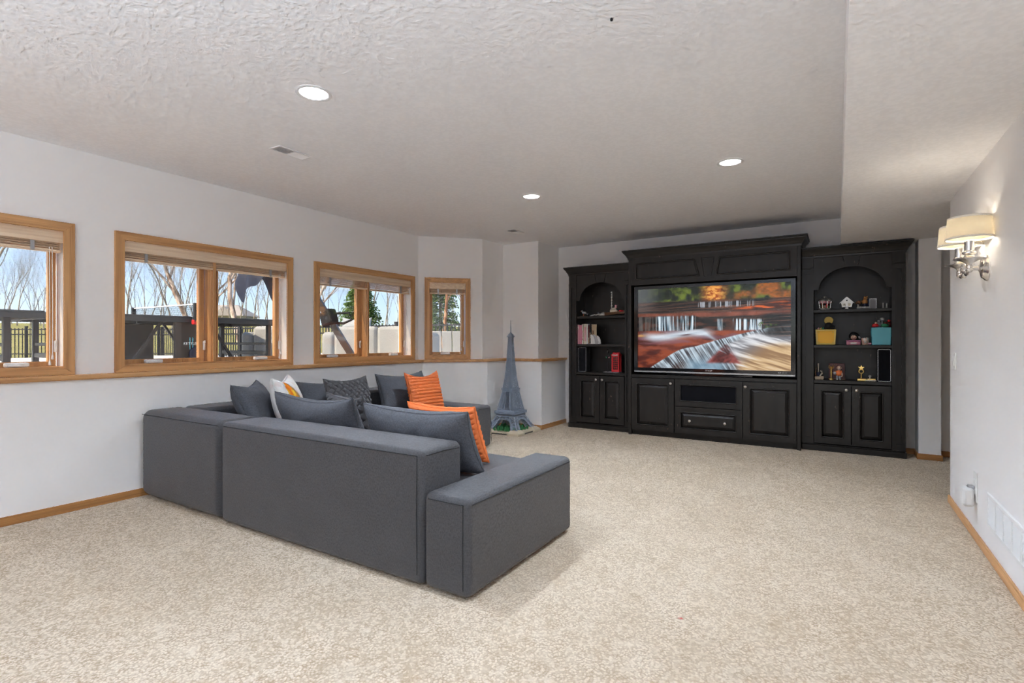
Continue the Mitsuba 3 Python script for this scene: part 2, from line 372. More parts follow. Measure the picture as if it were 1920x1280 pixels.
def blind(a, b, M, label, gap=.0075):
    k = thing('wood_blind', label, 'blind', 'raised wood blinds')
    u0, u1, zt = a + CAS - .008, b - CAS + .008, W_Z1 - CAS + .008
    put('valance', xf(join(bx(u0, u1, .006, .018, zt - .088, zt, .003), bx(u0, u1, .003, .008, zt - .014, zt - .004, .002)), M), 'mat_blind', k)
    put('headrail', xf(bx(u0 + .012, u1 - .012, .020, .068, zt - .084, zt - .002), M), 'mat_blind', k)
    z = zt - .086
    for i in range(6):
        put('slat', xf(rot(bx(u0 + .012, u1 - .012, .018, .068, z - .0032, z, .001), (1, 0, 0), 2 * (-1) ** i, (0, .043, z)), M), 'mat_blind', k); z -= gap
    put('bottom_rail', xf(bx(u0 + .012, u1 - .012, .016, .070, z - .020, z - .002, .004), M), 'mat_blind', k, label='pale bottom rail')
    zb = z - .020
    for f in (.12, .5, .88) if u1 - u0 > .8 else (.25, .75):
        c = u0 + (u1 - u0) * f
        put('ladder_tape', xf(bx(c - .011, c + .011, .0145, .0165, zb - .002, zt - .086), M), 'mat_silver', k)
    for off, zz in ((.075, 1.02), (.060, 1.06)):
        c = u1 - off
        d = put('pull_cord', xf(tube([(c, .018, zb + .03), (c + .002, .017, (zb + zz) / 2), (c, .012, zz)], .0022, 6), M), 'mat_white_plastic', k)
        put('tassel', xf(move(lathe([(.003, .03), (.006, .02), (.008, 0), (.004, -.004)], 10), c, .012, zz - .028), M), 'mat_white_plastic', d, True)
    return k
for i, (a, b) in enumerate(OPEN[1:]):
    window(a, b, LEFT, True, 'mat_oak_y', WL[i]); blind(a, b, LEFT, BLAB[i], .0115 if i == 2 else .0075)
window(BAY_OPEN[0], BAY_OPEN[1], BAY, False, 'mat_oak_y', WL[3]); blind(BAY_OPEN[0], BAY_OPEN[1], BAY, BLAB[3])
window(OPEN[0][0], OPEN[0][1], LEFT, True, 'mat_oak_y', 'oak framed double window outside the picture')

# glazed sliding door behind the camera
k = thing('door_1', 'sliding glass door outside the picture', None, None, 'structure')
xm = (DX0 + DX1) / 2
for a, b in ((DX0, xm + .03), (xm - .03, DX1)):
    yo = FRONT - .05 if a == DX0 else FRONT - .09
    f_ = put('frame', join(bx(a, a + .06, yo - .02, yo + .02, .0, DZ), bx(b - .06, b, yo - .02, yo + .02, .0, DZ), bx(a, b, yo - .02, yo + .02, .0, .08), bx(a, b, yo - .02, yo + .02, DZ - .06, DZ)), 'mat_white_plastic', k)
    put('pane', bx(a + .05, b - .05, yo - .001, yo, .07, DZ - .05), 'mat_pane', f_)
# ------------------------------------------------------------------ the black built-in: two bookcases and the television cabinet
BP = 'mat_black_paint'
def beads(poly, r, y):
    """a half-round moulding along the inside of a polygon's edge"""
    p = list(poly.buffer(-r * .8, join_style=2).exterior.coords)
    return join([tube([(a[0], y, a[1]), (b[0], y, b[1])], r, 10) for a, b in zip(p[:-1], p[1:])], [ball(a[0], y, a[1], r, 1) for a in p[:-1]])
def panel_door(parent, name, x0, x1, z0, z1, yf, fw=.062, raised=True):
    """frame-and-panel front standing proud of yf"""
    hole = sbox(x0 + fw, z0 + fw, x1 - fw, z1 - fw)
    k = put(name, stand(ext(sbox(x0, z0, x1, z1).difference(hole), 0, .020), yf), BP, parent)
    put('bead', beads(hole, .007, yf - .0185), BP, k, 40)
    if raised:
        b = hole.bounds; i = .016; j = .046
        pts = [(x, yf - .004, z) for x in (b[0] + i, b[2] - i) for z in (b[1] + i, b[3] - i)] + [(x, yf + .001, z) for x in (b[0] + i, b[2] - i) for z in (b[1] + i, b[3] - i)] \
            + [(x, yf - .018, z) for x in (b[0] + j, b[2] - j) for z in (b[1] + j, b[3] - j)]
        put('raised_panel', trimesh.convex.convex_hull(np.array(pts)), BP, k)
    return k
KNOB = rot(lathe([(.005, 0), (.005, .012), (.009, .016), (.0145, .020), (.0155, .024), (.0135, .028), (.010, .0285), (.008, .0300), (.003, .0305)], 20), (1, 0, 0), 90)
def knob(parent, x, z, yf):
    n = put('knob', KNOB, 'mat_nickel', parent, 35, label='round nickel knob'); scene[n]['to_world'] = T().translate([x, yf - .020, z])
def crown(x0, x1, yf, yb, profile, sl=1, sr=1):
    v, f = [], []
    for o, z in profile: v += [(x0 - o * sl, yb, z), (x0 - o * sl, yf - o, z), (x1 + o * sr, yf - o, z), (x1 + o * sr, yb, z)]
    n = len(profile)
    for i in range(n - 1):
        for j in range(4):
            k = (j + 1) % 4; a, b, c, d = i * 4 + j, i * 4 + k, (i + 1) * 4 + k, (i + 1) * 4 + j
            f += [(a, b, c), (a, c, d)]
    f += [(0, 2, 1), (0, 3, 2)]; e = (n - 1) * 4; f += [(e, e + 1, e + 2), (e, e + 2, e + 3)]
    m = trimesh.Trimesh(np.array(v), np.array(f), process=False); trimesh.repair.fix_normals(m); return m
YS, YC, YB = 6.40, 6.29, 6.70
def slot_pilaster(x0, x1, z0, z1, yf):
    c = (x0 + x1) / 2; w = min(.020, (x1 - x0) * .22)
    hole = sbox(c - w, z0 + .06, c + w, z1 - .05)
    return join(stand(ext(sbox(x0, z0, x1, z1).difference(hole), 0, .020), yf + .012), stand(ext(hole, 0, .006), yf + .012), stand(ext(hole.buffer(.008, join_style=2).difference(hole), .018, .023), yf + .012))
def bookcase(x0, x1, oa, ob, label, sl, sr):
    """outer x0..x1, opening oa..ob"""
    k = thing('bookcase', label, 'bookcase', None)
    put('body', join(bx(x0, x0 + .02, YS + .01, YB, 0, 2.10), bx(x1 - .02, x1, YS + .01, YB, 0, 2.10), bx(x0, x1, YB - .02, YB, 0, 2.10), bx(oa - .02, oa, YS + .012, YB, .06, 2.04),
                     bx(ob, ob + .02, YS + .012, YB, .06, 2.04), bx(x0, x1, YS + .03, YB, .04, .085), bx(x0, x1, YS + .012, YB, 2.03, 2.10)), BP, k)
    put('plinth', join(bx(x0 - .008 * sl, x1 + .008 * sr, YS - .016, YS + .06, 0, .058, .002), bx(x0 - .004 * sl, x1 + .004 * sr, YS - .011, YS + .06, .058, .074, .006)), BP, k)
    for a, b in ((x0, oa), (ob, x1)):
        p = put('pilaster', slot_pilaster(a, b, .074, 1.918, YS), BP, k)
        put('capital', join(bx(a, b, YS - .009, YS + .03, 1.926, 2.04, .002), bx(a, b, YS - .013, YS + .02, 1.918, 1.928, .003)), BP, p)
    for z in (1.454, 1.082):
        put('shelf', bx(oa, ob, YS + .010, YB - .02, z, z + .032, .003), BP, k)
    put('counter', bx(oa, ob, YS - .004, YB - .02, .709, .745, .004), BP, k)
    c = (oa + ob) / 2; hw = (ob - oa) / 2
    el = [(c + (hw - .048) * math.cos(t), 1.694 + .228 * math.sin(t)) for t in np.linspace(0, PI, 41)]
    board = Polygon([(oa, 1.694), (c - hw + .048, 1.694)] + el[::-1] + [(ob, 1.694), (ob, 2.04), (oa, 2.04)])
    key = Polygon([(c - .050, 1.90), (c + .050, 1.90), (c + .075, 2.04), (c - .075, 2.04)])
    rim = Polygon(el).buffer(.006).difference(Polygon(el)).intersection(board)
    ar = put('arch', join(stand(ext(board.difference(key.buffer(.0045, join_style=2)), 0, .018), YS + .018), stand(ext(rim, .016, .021), YS + .018)), BP, k)
    put('keystone', stand(ext(key.intersection(board), 0, .0195), YS + .018), BP, ar)
    put('frieze', bx(x0, x1, YS - .006, YS + .02, 2.034, 2.058, .003), BP, k)
    put('crown', crown(x0, x1, YS, YB, [(0, 2.03), (.008, 2.034), (.010, 2.052), (.016, 2.056), (.022, 2.072), (.036, 2.096), (.052, 2.114), (.055, 2.118), (.055, 2.124), (.062, 2.127), (.062, 2.142)], sl, sr), BP, k, 25)
    m = (oa + ob) / 2
    for a, b, s in ((oa + .006, m - .004, 1), (m + .004, ob - .006, 0)):
        d = panel_door(k, 'door', a, b, .084, .702, YS)
        knob(d, b - .040 if s else a + .040, .652, YS)
    return k
bookcase(-3.074, -2.208, -2.966, -2.292, 'black distressed bookcase with an arched top, left of the television', 1, 0)
bookcase(-.322, .570, -.214, .460, 'black distressed bookcase with an arched top, right of the television, under the soffit', 0, 1)

k = tvcab = thing('media_cabinet', 'wide black distressed cabinet with doors and a drawer around the television', 'cabinet')
X0, X1, I0, I1 = -2.204, -.326, -2.168, -.361
put('body', join(bx(I0, I1, YC + .01, YB, .06, .08), bx(I0, I1, YB - .02, YB, .06, 2.17), bx(I0, I1, YC + .012, YB, .72, .745), bx(I0, I1, YC + .012, YB, 1.843, 1.87), bx(-1.640, -1.632, YC + .012, YB - .02, .07, .72),
                 bx(-.894, -.890, YC + .012, YB - .02, .07, .72), bx(-1.634, -.892, YC + .012, YB - .02, .384, .392), bx(I0, I1, YC + .012, YC + .03, .06, .72)), BP, k)
for a, b in ((X0, I0), (I1, X1)): put('side_panel', bx(a, b, YC - .012, YB, 0, 2.172, .003), BP, k)
put('rail', bx(I0, I1, YC - .006, YC + .05, .709, .747, .003), BP, k)
put('plinth', bx(I0, I1, YC + .035, YC + .08, 0, .065), BP, k)
hd = sbox(I0, 1.843, I1, 2.172)
tl = Polygon([(-2.113, 1.906), (-1.347, 1.906), (-1.403, 2.112), (-2.113, 2.112)]); tr = Polygon([(-1.174, 1.906), (-.423, 1.906), (-.423, 2.112), (-1.140, 2.112)])
ky = Polygon([(-1.302, 1.898), (-1.219, 1.898), (-1.188, 2.116), (-1.338, 2.116)])
h_ = put('header', join(stand(ext(hd.difference(unary_union([tl, tr, ky])), 0, .018), YC), stand(ext(hd, -.004, .002), YC)), BP, k)
for q in (tl, tr):
    p = put('header_panel', stand(ext(q.buffer(-.028, join_style=2), 0, .016), YC), BP, h_)
    put('header_bead', beads(q, .0085, YC - .017), BP, h_, 40)
put('keystone', join(stand(ext(ky.buffer(-.006, join_style=2), 0, .017), YC), stand(ext(ky.buffer(-.018, join_style=2).difference(ky.buffer(-.024, join_style=2)), .016, .020), YC)), BP, h_)
put('crown', crown(X0, X1, YC - .012, YB, [(0, 2.160), (.008, 2.162), (.010, 2.182), (.016, 2.188), (.022, 2.202), (.036, 2.222), (.054, 2.240), (.056, 2.246), (.056, 2.252), (.066, 2.255), (.066, 2.270)]), BP, k, 25)
d = panel_door(k, 'door', -2.162, -1.644, .070, .701, YC); knob(d, -1.679, .652, YC)
d = panel_door(k, 'door', -.885, -.367, .070, .701, YC); knob(d, -.862, .650, YC)
d = panel_door(k, 'speaker_front', -1.630, -.896, .392, .703, YC, .055, False)
put('grille_cloth', bx(-1.575, -.951, YC - .006, YC + .006, .447, .648), 'mat_grille_cloth', d, label='black cloth speaker grille')
d = panel_door(k, 'drawer', -1.630, -.896, .072, .384, YC, .058)
for x in (-1.461, -1.075): knob(d, x, .226, YC + .002)

# the television in its niche
YT = 6.335
k = thing('television', 'large black flat television in the cabinet showing a waterfall picture', 'television')
TX0, TX1, TZ0, TZ1 = -2.150, -.378, .772, 1.828
SX0, SX1, SZ0, SZ1 = -2.106, -.423, .830, 1.792
put('bezel', join(stand(ext(sbox(TX0, TZ0, TX1, TZ1).buffer(-.004).buffer(.004).difference(sbox(SX0, SZ0, SX1, SZ1)), 0, .03), YT + .03), bx(TX0 + .01, TX1 - .01, YT + .026, YT + .085, TZ0 + .01, TZ1 - .01, .01)), 'mat_black_gloss', k)
put('trim_strip', bx(TX0 + .004, TX1 - .004, YT - .012, YT + .004, .772, .794, .003), 'mat_silver', k, label='grey strip along the bottom edge')
put('foot', bx(-1.75, -.80, YT + .01, YT + .26, .747, .773, .004), 'mat_black_gloss', k)
def C3(r, g, b): return mi.Color3f(*srgb(r, g, b))
def tv_picture(u, t):
    """a long-exposure creek: woods on top, stepped falls, red rock; u to the right, t downward, both 0..1"""
    S = smoothstep
    def over(col, c2, m): return col * (1 - m) + c2 * m
    def band(x, a, b, s): return S(a - s, a + s, x) * (1 - S(b - s, b + s, x))
    n1 = fbm(u * 22, t * 16, 1.0, 4); n2 = fbm(u * 60, t * 46, 5.0, 3); n3 = fbm(u * 7, t * 5, 9.0, 3)
    # woods
    g = mix(srgb(44, 56, 40), srgb(128, 142, 62), S(.35, .75, n1))
    g = over(g, C3(30, 32, 26), S(.5, .62, noise(u * 38, t * 4, 2.0)) * .6)
    gold = mix(srgb(176, 98, 42), srgb(246, 186, 104), S(.3, .75, n2))
    col = over(g, gold, band(u, .47, .60, .05) * S(.25, .55, n1 + .15))
    col = over(col, mix(srgb(112, 84, 44), srgb(206, 128, 58), n2), S(.60, .72, u) * S(.40, .60, n3))
    col = over(col, C3(112, 120, 122), (1 - S(.0, .22, u)) * .75)
    # dark layered rock
    layers = fbm(u * 5 + 3, t * 70 + u * 3, 3.0, 4)
    rock = mix(srgb(38, 32, 30), srgb(126, 92, 76), S(.3, .75, layers))
    col = over(col, rock, S(.155, .185, t + .02 * (n1 - .5)))
    red_r = mix(srgb(92, 46, 24), srgb(226, 120, 56), S(.4, .7, fbm(u * 9 + t * 20, t * 34 - u * 12, 6.0, 3)))
    slope = t - (.30 - .26 * (u - .62))
    col = over(col, red_r, S(.62, .70, u) * S(-.03, .01, slope) * (1 - S(.27, .31, t)) * .95)
    col = over(col, C3(118, 118, 120), (1 - S(.0, .20, u)) * (1 - S(.25, .36, t)) * .5)
    thin = S(.45, .80, noise(u * 170, t * 9, 7.0)) * band(u, .42, .78, .02) * band(t, .185 + .01 * n1, .255, .012)
    col = over(col, C3(196, 200, 208), thin * .75)
    # red ledge
    col = over(col, mix(srgb(112, 66, 54), srgb(176, 112, 90), n1), band(t, .315, .365, .012) * .9)
    # middle falls
    lip = .352 + .045 * S(.40, .46, u) + .012 * S(.6, .8, u)
    mid = band(t, lip + 0 * u, .545, .014)
    wallc = mix(srgb(34, 26, 24), srgb(104, 66, 50), S(.35, .7, fbm(u * 16, t * 22, 2.0, 3)))
    col = over(col, wallc, mid)
    st = noise(u * 260, t * 5 + u * 5, 4.0) * .5 + noise(u * 90, t * 3, 8.0) * .5
    bright = band(u, .14, .27, .015) + band(u, .285, .405, .012) + band(u, .555, .585, .01) * .8 + band(u, .66, .835 + (t - .4) * .25, .02)
    col = over(col, mix(srgb(116, 144, 160), srgb(226, 236, 242), S(.45, .7, st)), mid * dr.clip(bright, 0, 1) * S(.30, .58, st))
    col = over(col, C3(124, 122, 120), mid * (1 - S(.12, .15, u)) * S(.35, .65, st) * .7)
    # pool below
    pool = S(.52, .55, t)
    red = mix(srgb(98, 44, 34), srgb(166, 92, 62), S(.3, .72, fbm(u * 10, t * 16, 3.0, 4)))
    red = over(red, C3(150, 108, 118), S(.52, .70, fbm(u * 5 - t * 4, t * 18, 7.0, 3)) * (1 - S(.65, .8, t)) * .7)
    col = over(col, red, pool)
    foam = fbm(u * 6 + t * 5, t * 26 + S(0., 1., u) * 3, 4.0, 4)
    arc = dr.exp(-dr.square((t - .585 - .03 * dr.sin(u * 11)) / .045)) * band(u, .06, .50, .07)
    arc2 = dr.exp(-dr.square((t - .57 - .14 * S(.45, .62, u)) / .022)) * band(u, .42, .66, .05) * .55
    col = over(col, mix(srgb(150, 166, 182), srgb(234, 240, 246), foam), dr.clip((arc + arc2) * S(.22, .55, foam), 0, 1))
    col = over(col, C3(214, 172, 120), dr.exp(-dr.square((t - .595) / .015) - dr.square((u - .02) / .03)))
    # diagonal falls
    e = (.985 - 1.13 * (u - .10)) * (1 - S(.22, .42, u)) + S(.22, .42, u) * (.79 - .62 * (u - .30) + .22 * dr.square(dr.maximum(u - .30, 0)))
    under = S(-.006, .012, t - e) * S(.08, .12, u)
    dpt = t - e
    fall = noise((u - dpt * .30) * 190, dpt * 2.6 + u * 2, 3.0) * .45 + noise((u - dpt * .35) * 70, dpt * 2, 6.0) * .35 + .2 * noise(u * 24, dpt * 7, 2.0)
    wat = mix(srgb(84, 82, 88), srgb(206, 220, 230), S(.30, .74, fall + .10 * S(.06, .0, dpt)))
    wat = over(wat, C3(86, 60, 50), S(.12, .20, dpt) * (1 - S(.30, .42, u)) * .6)
    blue = mix(srgb(96, 134, 158), srgb(206, 226, 238), fbm(u * 12, t * 10, 1.0, 3))
    wat = over(wat, blue, S(.80, .95, t + .12 * (n3 - .5)) * band(u, .36, .60, .05) * .85)
    col = over(col, wat, under)
    # flow and sand on the right
    flow = fbm((u + t * .9) * 4, (t - u * .55) * 34, 5.0, 4)
    white = mix(srgb(140, 140, 146), srgb(232, 234, 238), S(.3, .72, flow))
    edge = u - (.60 + .16 * (t - .62))
    right = S(-.01, .05, edge) * S(.56, .62, t - .12 * (1 - S(.60, .80, u)) + .02)
    col = over(col, white, right)
    sand = mix(srgb(170, 136, 98), srgb(226, 196, 150), S(.3, .7, flow))
    col = over(col, sand, right * S(-.08, .10, (u - .80) * .8 + (t - .72) * .55) * S(.64, .74, t) * S(.30, .6, 1 - flow + .25 * u) * .9)
    q = t - .70
    tri = band(u, .60 - .52 * q, .615 + .40 * q, .02) * band(q, 0, .225, .02)
    rr = mix(srgb(96, 44, 44), srgb(168, 96, 92), S(.3, .75, fbm(u * 24 + t * 10, t * 14, 2.0, 4)))
    col = over(col, rr, tri * (.45 + .55 * S(.2, .5, fbm((u - t) * 30, t * 9, 3.0, 3))))
    # dark bank at the right end
    bank = mix(srgb(30, 24, 22), srgb(132, 104, 92), S(.45, .8, layers))
    col = over(col, bank, S(.80, .88, u + .06 * (n1 - .5)) * band(t, .34, .60 + .10 * (u - .9), .03) * .9)
    col = over(col, C3(92, 118, 52), S(.62, .8, n2) * band(u, .80, .92, .02) * band(t, .40, .52, .02))
    return dr.clip(col, 0, 1)
TV_GAIN = .82
scr = trimesh.Trimesh(np.array([(SX0, YT + .020, SZ0), (SX1, YT + .020, SZ0), (SX1, YT + .020, SZ1), (SX0, YT + .020, SZ1)]), np.array([(0, 1, 2), (0, 2, 3)]), process=False)
scene['mat_screen'] = {'type': 'roughplastic', 'diffuse_reflectance': rgb(.004, .004, .005), 'alpha': .06, 'int_ior': 1.45}
n = put('screen', scr, 'mat_screen', k, label='lit screen with a waterfall over red rock', uv=np.array([(0, 1), (1, 1), (1, 0), (0, 0.0)]))
scene[n]['emitter'] = {'type': 'area', 'radiance': proc(lambda p, n, uv: dr.power(tv_picture(uv.x, uv.y), 1.28) * TV_GAIN)}
t_ = meshkit.text_mesh('SHARP', .017, .0015, bold=True); t_.apply_translation((-t_.bounds[:, 0].mean() - 1.262, .804, 0))
put('brand_lettering', stand(t_, YT), 'mat_white_plastic', k)
t_ = meshkit.text_mesh('AQUOS', .010, .001); t_.apply_translation((-.508, .806, 0))
put('lettering', join(stand(t_, YT), bx(-.545, -.534, YT - .001, YT, .806, .816), bx(-.530, -.519, YT - .001, YT, .806, .816)), 'mat_silver', k)
# ------------------------------------------------------------------ the sectional sofa and its cushions
so = thing('sectional_sofa', 'large low dark grey L-shaped sectional sofa under the windows', 'sofa')
FB = 'mat_sofa'
def puff(a):
    def f(q):
        o = np.zeros_like(q)
        w = np.clip(1 - q ** 2, 0, 1)
        for k in range(3):
            i, j = (k + 1) % 3, (k + 2) % 3
            o[:, k] = np.sign(q[:, k]) * (np.abs(q[:, k]) > .97) * np.sqrt(w[:, i] * w[:, j]) * a
        return o
    return f
def uph(name, *b, r=.035, a=.006, parent=None, seg=10):
    return put(name, rbox(*b, r=r, n=4, seg=seg, bulge=puff(a)), FB, parent or so, True)
def seam(parent, *pts, r=.0022):
    return put('seam', tube(pts, r, 6), 'mat_seam', parent)
AR, TB = .452, .640
p = uph('back_rest', -4.398, -3.340, 1.84, 2.13, .012, TB, r=.055)
seam(p, (-4.37, 1.8385, TB - .028), (-3.86, 1.834, TB - .028), (-3.36, 1.8385, TB - .028))
p = uph('back_rest', -3.320, -1.638, 1.84, 2.145, .012, TB, r=.03, a=.007)
seam(p, (-3.29, 1.8385, TB - .026), (-2.48, 1.8335, TB - .026), (-1.67, 1.8385, TB - .026))
seam(p, (-1.637, 1.868, TB - .026), (-1.633, 1.99, TB - .022), (-1.637, 2.118, TB - .030)); seam(p, (-1.668, 1.8395, .06), (-1.668, 1.8345, .35), (-1.668, 1.8395, TB - .026))
p = uph('back_rest', -4.398, -4.11, 2.14, 4.475, .03, TB, r=.03)
p = uph('arm', -1.630, -1.372, 1.842, 2.890, .012, AR, r=.032, a=.004)
seam(p, (-1.3705, 1.872, AR - .026), (-1.367, 2.36, AR - .024), (-1.3705, 2.86, AR - .026)); seam(p, (-1.4, 1.8405, .05), (-1.4, 1.837, .24), (-1.4, 1.8405, AR - .026)); seam(p, (-1.60, 1.8405, AR - .026), (-1.5, 1.837, AR - .025), (-1.4, 1.8405, AR - .026))
p = uph('arm', -4.398, -3.235, 4.49, 4.768, .012, AR, r=.032, a=.004)
seam(p, (-3.2335, 4.488, .05), (-3.2335, 4.52, AR - .026), (-3.2335, 4.74, AR - .026), (-3.2335, 4.766, .05))
uph('base', -3.30, -1.64, 2.15, 2.83, .04, .20, r=.02, a=0, seg=2)
uph('base', -4.10, -3.31, 2.15, 4.48, .04, .20, r=.02, a=0, seg=2)
uph('seat_cushion', -2.47, -1.636, 2.15, 2.88, .205, .408, r=.04, a=.012)
uph('seat_cushion', -3.27, -2.478, 2.15, 2.88, .205, .408, r=.04, a=.012)
uph('seat_cushion', -4.10, -3.278, 2.15, 3.28, .205, .408, r=.04, a=.012)
uph('seat_cushion', -4.10, -3.255, 3.288, 4.484, .205, .408, r=.04, a=.012)
rng = np.random.default_rng(5)
def pillow_mesh(w, h, t, n=40, sag=.03, relief=None, seed=0, wr=.006, pinch=.07):
    """front (-y) and back grids meeting in a seam; z from 0 up"""
    s = np.sin(np.linspace(-PI / 2, PI / 2, n + 1))
    U, V = np.meshgrid(s, s, indexing='ij')
    out, fac, col = [], [], []
    for side in (-1, 1):
        th = t / 2 * (np.clip(1 - U ** 2, 0, 1) * np.clip(1 - V ** 2, 0, 1)) ** .36
        X = w / 2 * U * (1 - pinch * (1 - V ** 2)); Z = h / 2 + h / 2 * V * (1 - pinch * (1 - U ** 2))
        Z = Z - sag * np.clip(1 - U ** 2, 0, 1) * np.clip((V + 1) / 2, 0, 1) ** 2
        q = np.stack([X * 6 + seed * 7.3, Z * 6, np.full_like(X, side * 3.1 + seed)], -1)
        q2 = np.stack([X * 22 + Z * 7, Z * 5 + seed, np.full_like(X, side * 2.0)], -1)
        edge = (np.clip(1 - U ** 2, 0, 1) * np.clip(1 - V ** 2, 0, 1)) ** .5
        d = ((meshkit.fbm(q, 3) - .5) * wr * 3 + (meshkit.fbm(q2, 2) - .5) * wr * 2 * np.clip(V + .3, 0, 1)) * edge
        if relief is not None: d = d + relief(X, Z, side) * np.clip(edge * 3, 0, 1)
        out.append(np.stack([X, side * (th + d), Z], -1).reshape(-1, 3))
        idx = np.arange(U.size).reshape(U.shape) + (0 if side < 0 else U.size)
        f = np.stack([idx[:-1, :-1], idx[1:, :-1], idx[1:, 1:], idx[:-1, 1:]], -1).reshape(-1, 4)
        fac.append(f if side < 0 else f[:, ::-1])
    v = np.vstack(out); f = np.vstack(fac)
    m = trimesh.Trimesh(v, np.vstack([f[:, [0, 1, 2]], f[:, [0, 2, 3]]]), process=False); m.merge_vertices(digits_vertex=7)
    return m
def welt(w, h, sag, pinch=.07, r=.004):
    a = np.sin(np.linspace(-PI / 2, PI / 2, 25)); L = []
    for u, v in [(x, -1) for x in a] + [(1, x) for x in a[1:]] + [(x, 1) for x in a[::-1][1:]] + [(-1, x) for x in a[::-1][1:]]:
        x = w / 2 * u * (1 - pinch * (1 - v * v)); z = h / 2 + h / 2 * v * (1 - pinch * (1 - u * u)) - sag * (1 - u * u) * ((v + 1) / 2) ** 2
        L.append((x, 0, z))
    return tube(L, r, 6)
def place(x, y, z, face, lean, roll=0):
    """face: compass of the front in degrees from +x, lean: degrees the top goes back"""
    R = trimesh.transformations.rotation_matrix
    return trimesh.transformations.translation_matrix((x, y, z)) @ R(math.radians(face + 90), (0, 0, 1)) @ R(math.radians(-lean), (1, 0, 0)) @ R(math.radians(roll), (0, 1, 0))
def weave(X, Z, side):
    """chunky diagonal basket weave"""
    a, b = (X + Z) / .060, (X - Z) / .060
    i, j = np.floor(a), np.floor(b); fa, fb = a - i - .5, b - j - .5
    over = ((i + j) % 2) == 0
    lo = np.where(over, fb, fa); al = np.where(over, fa, fb)
    ridge = np.sqrt(np.clip(1 - (lo * 2.05) ** 2, 0, 1)) * (np.sqrt(np.clip(1 - (al * 1.75) ** 2, .0, 1)) * .55 + .45) + .06 * np.cos(lo * 2 * PI * 3)
    return .026 * ridge - .013
def quilt(X, Z, side):
    a, b = Z / .034, X / .052
    fa = a - np.floor(a) - .5; fb = b + .5 * 0 - np.floor(b) - .5
    return .020 * np.clip(1 - (2 * fa) ** 2, 0, 1) ** .5 * (.72 + .28 * np.clip(1 - (2 * fb) ** 6, 0, 1)) - .010 + .003 * np.cos((X + .012 * np.floor(a)) * 2 * PI / .022) * np.clip(1 - (2 * fa) ** 2, 0, 1)
def settle(mesh, wel, M):
    """slides a pillow off the sofa's surfaces until it only touches them"""
    M = M.copy()
    for _ in range(3):
        v = np.vstack([xf(mesh, M).vertices] + ([xf(wel, M).vertices] if wel is not None else []))
        low = v[v[:, 2] < TB + .012]
        M[1, 3] += max(0, 2.158 - low[:, 1].min()); M[0, 3] += max(0, -4.098 - low[:, 0].min())
        M[2, 3] += .4235 - v[:, 2].min()
        a = v[(v[:, 2] < AR + .012)]
        if a[:, 0].max() > -1.70: M[0, 3] -= max(0, a[:, 0].max() + 1.640)
    return M
def cushion(name, label, mesh, m, M, w=None, cov='cover', wel=None, **kw):
    M = settle(mesh, wel, M)
    k = thing(name, label, 'pillow', kw.pop('group', None))
    put(cov, xf(mesh, M), m, k, True, **kw)
    if wel is not None: put('piping', xf(wel, M), m if m != 'mat_print' else 'mat_white_plastic', k, True)
    return k
ZS = .418
GW = dict(w=.78, h=.47, t=.19)
def grey(label, seed, M, w=.78, h=.47, t=.19, sag=.03):
    cushion('grey_pillow', label, pillow_mesh(w, h, t, 44, sag, seed=seed, wr=.014), 'mat_pillow_grey', M, wel=welt(w, h, sag))
grey('long grey pillow against the near back rest, beside the arm', 1, place(-1.985, 2.315, ZS, 90, 24), h=.385, t=.22, sag=.025)
grey('long grey pillow against the near back rest, in the middle of the sofa', 2, place(-2.92, 2.315, ZS, 90, 22), h=.405, t=.22, sag=.045)
grey('grey pillow in the corner of the sofa, left of the white one', 3, place(-3.92, 2.50, ZS, 40, 25), w=.54, h=.44, t=.20)
grey('grey pillow against the window side back rest, behind the upper woven pillow', 4, place(-3.87, 3.26, ZS, 0, 20), w=.80, h=.395, t=.2)
grey('grey pillow against the window side back rest, behind the upright orange pillow', 5, place(-3.87, 4.13, ZS, 0, 18), w=.70, h=.41, t=.2)
WV = pillow_mesh(.49, .42, .13, 130, .02, weave, 6, .003)
cushion('woven_pillow', 'dark grey basket weave pillow on the window side, in front of a grey pillow', WV, 'mat_weave', place(-3.62, 3.19, ZS, 2, 17), wel=welt(.49, .42, .02))
WV2 = pillow_mesh(.47, .375, .13, 130, .02, weave, 6, .003)
cushion('woven_pillow', 'dark woven pillow half hidden behind the middle grey pillow', WV2, 'mat_weave', place(-2.88, 2.57, ZS, 80, 18), wel=welt(.47, .375, .02))
OR = pillow_mesh(.47, .42, .15, 120, .035, quilt, 7, .004, .10)
cushion('orange_pillow', 'rust orange quilted pillow standing upright near the far arm', OR, 'mat_orange', place(-3.60, 4.15, ZS, -4, 16), wel=welt(.47, .42, .035, .10))
OR2 = pillow_mesh(.52, .375, .15, 120, .015, quilt, 7, .004, .07)
cushion('orange_pillow', 'rust orange quilted pillow behind the long grey pillow at the near arm', OR2, 'mat_orange', place(-2.03, 2.585, ZS, 90, 23), wel=welt(.52, .375, .015, .07))
PW = pillow_mesh(.50, .46, .20, 70, .04, None, 9, .006, .06)
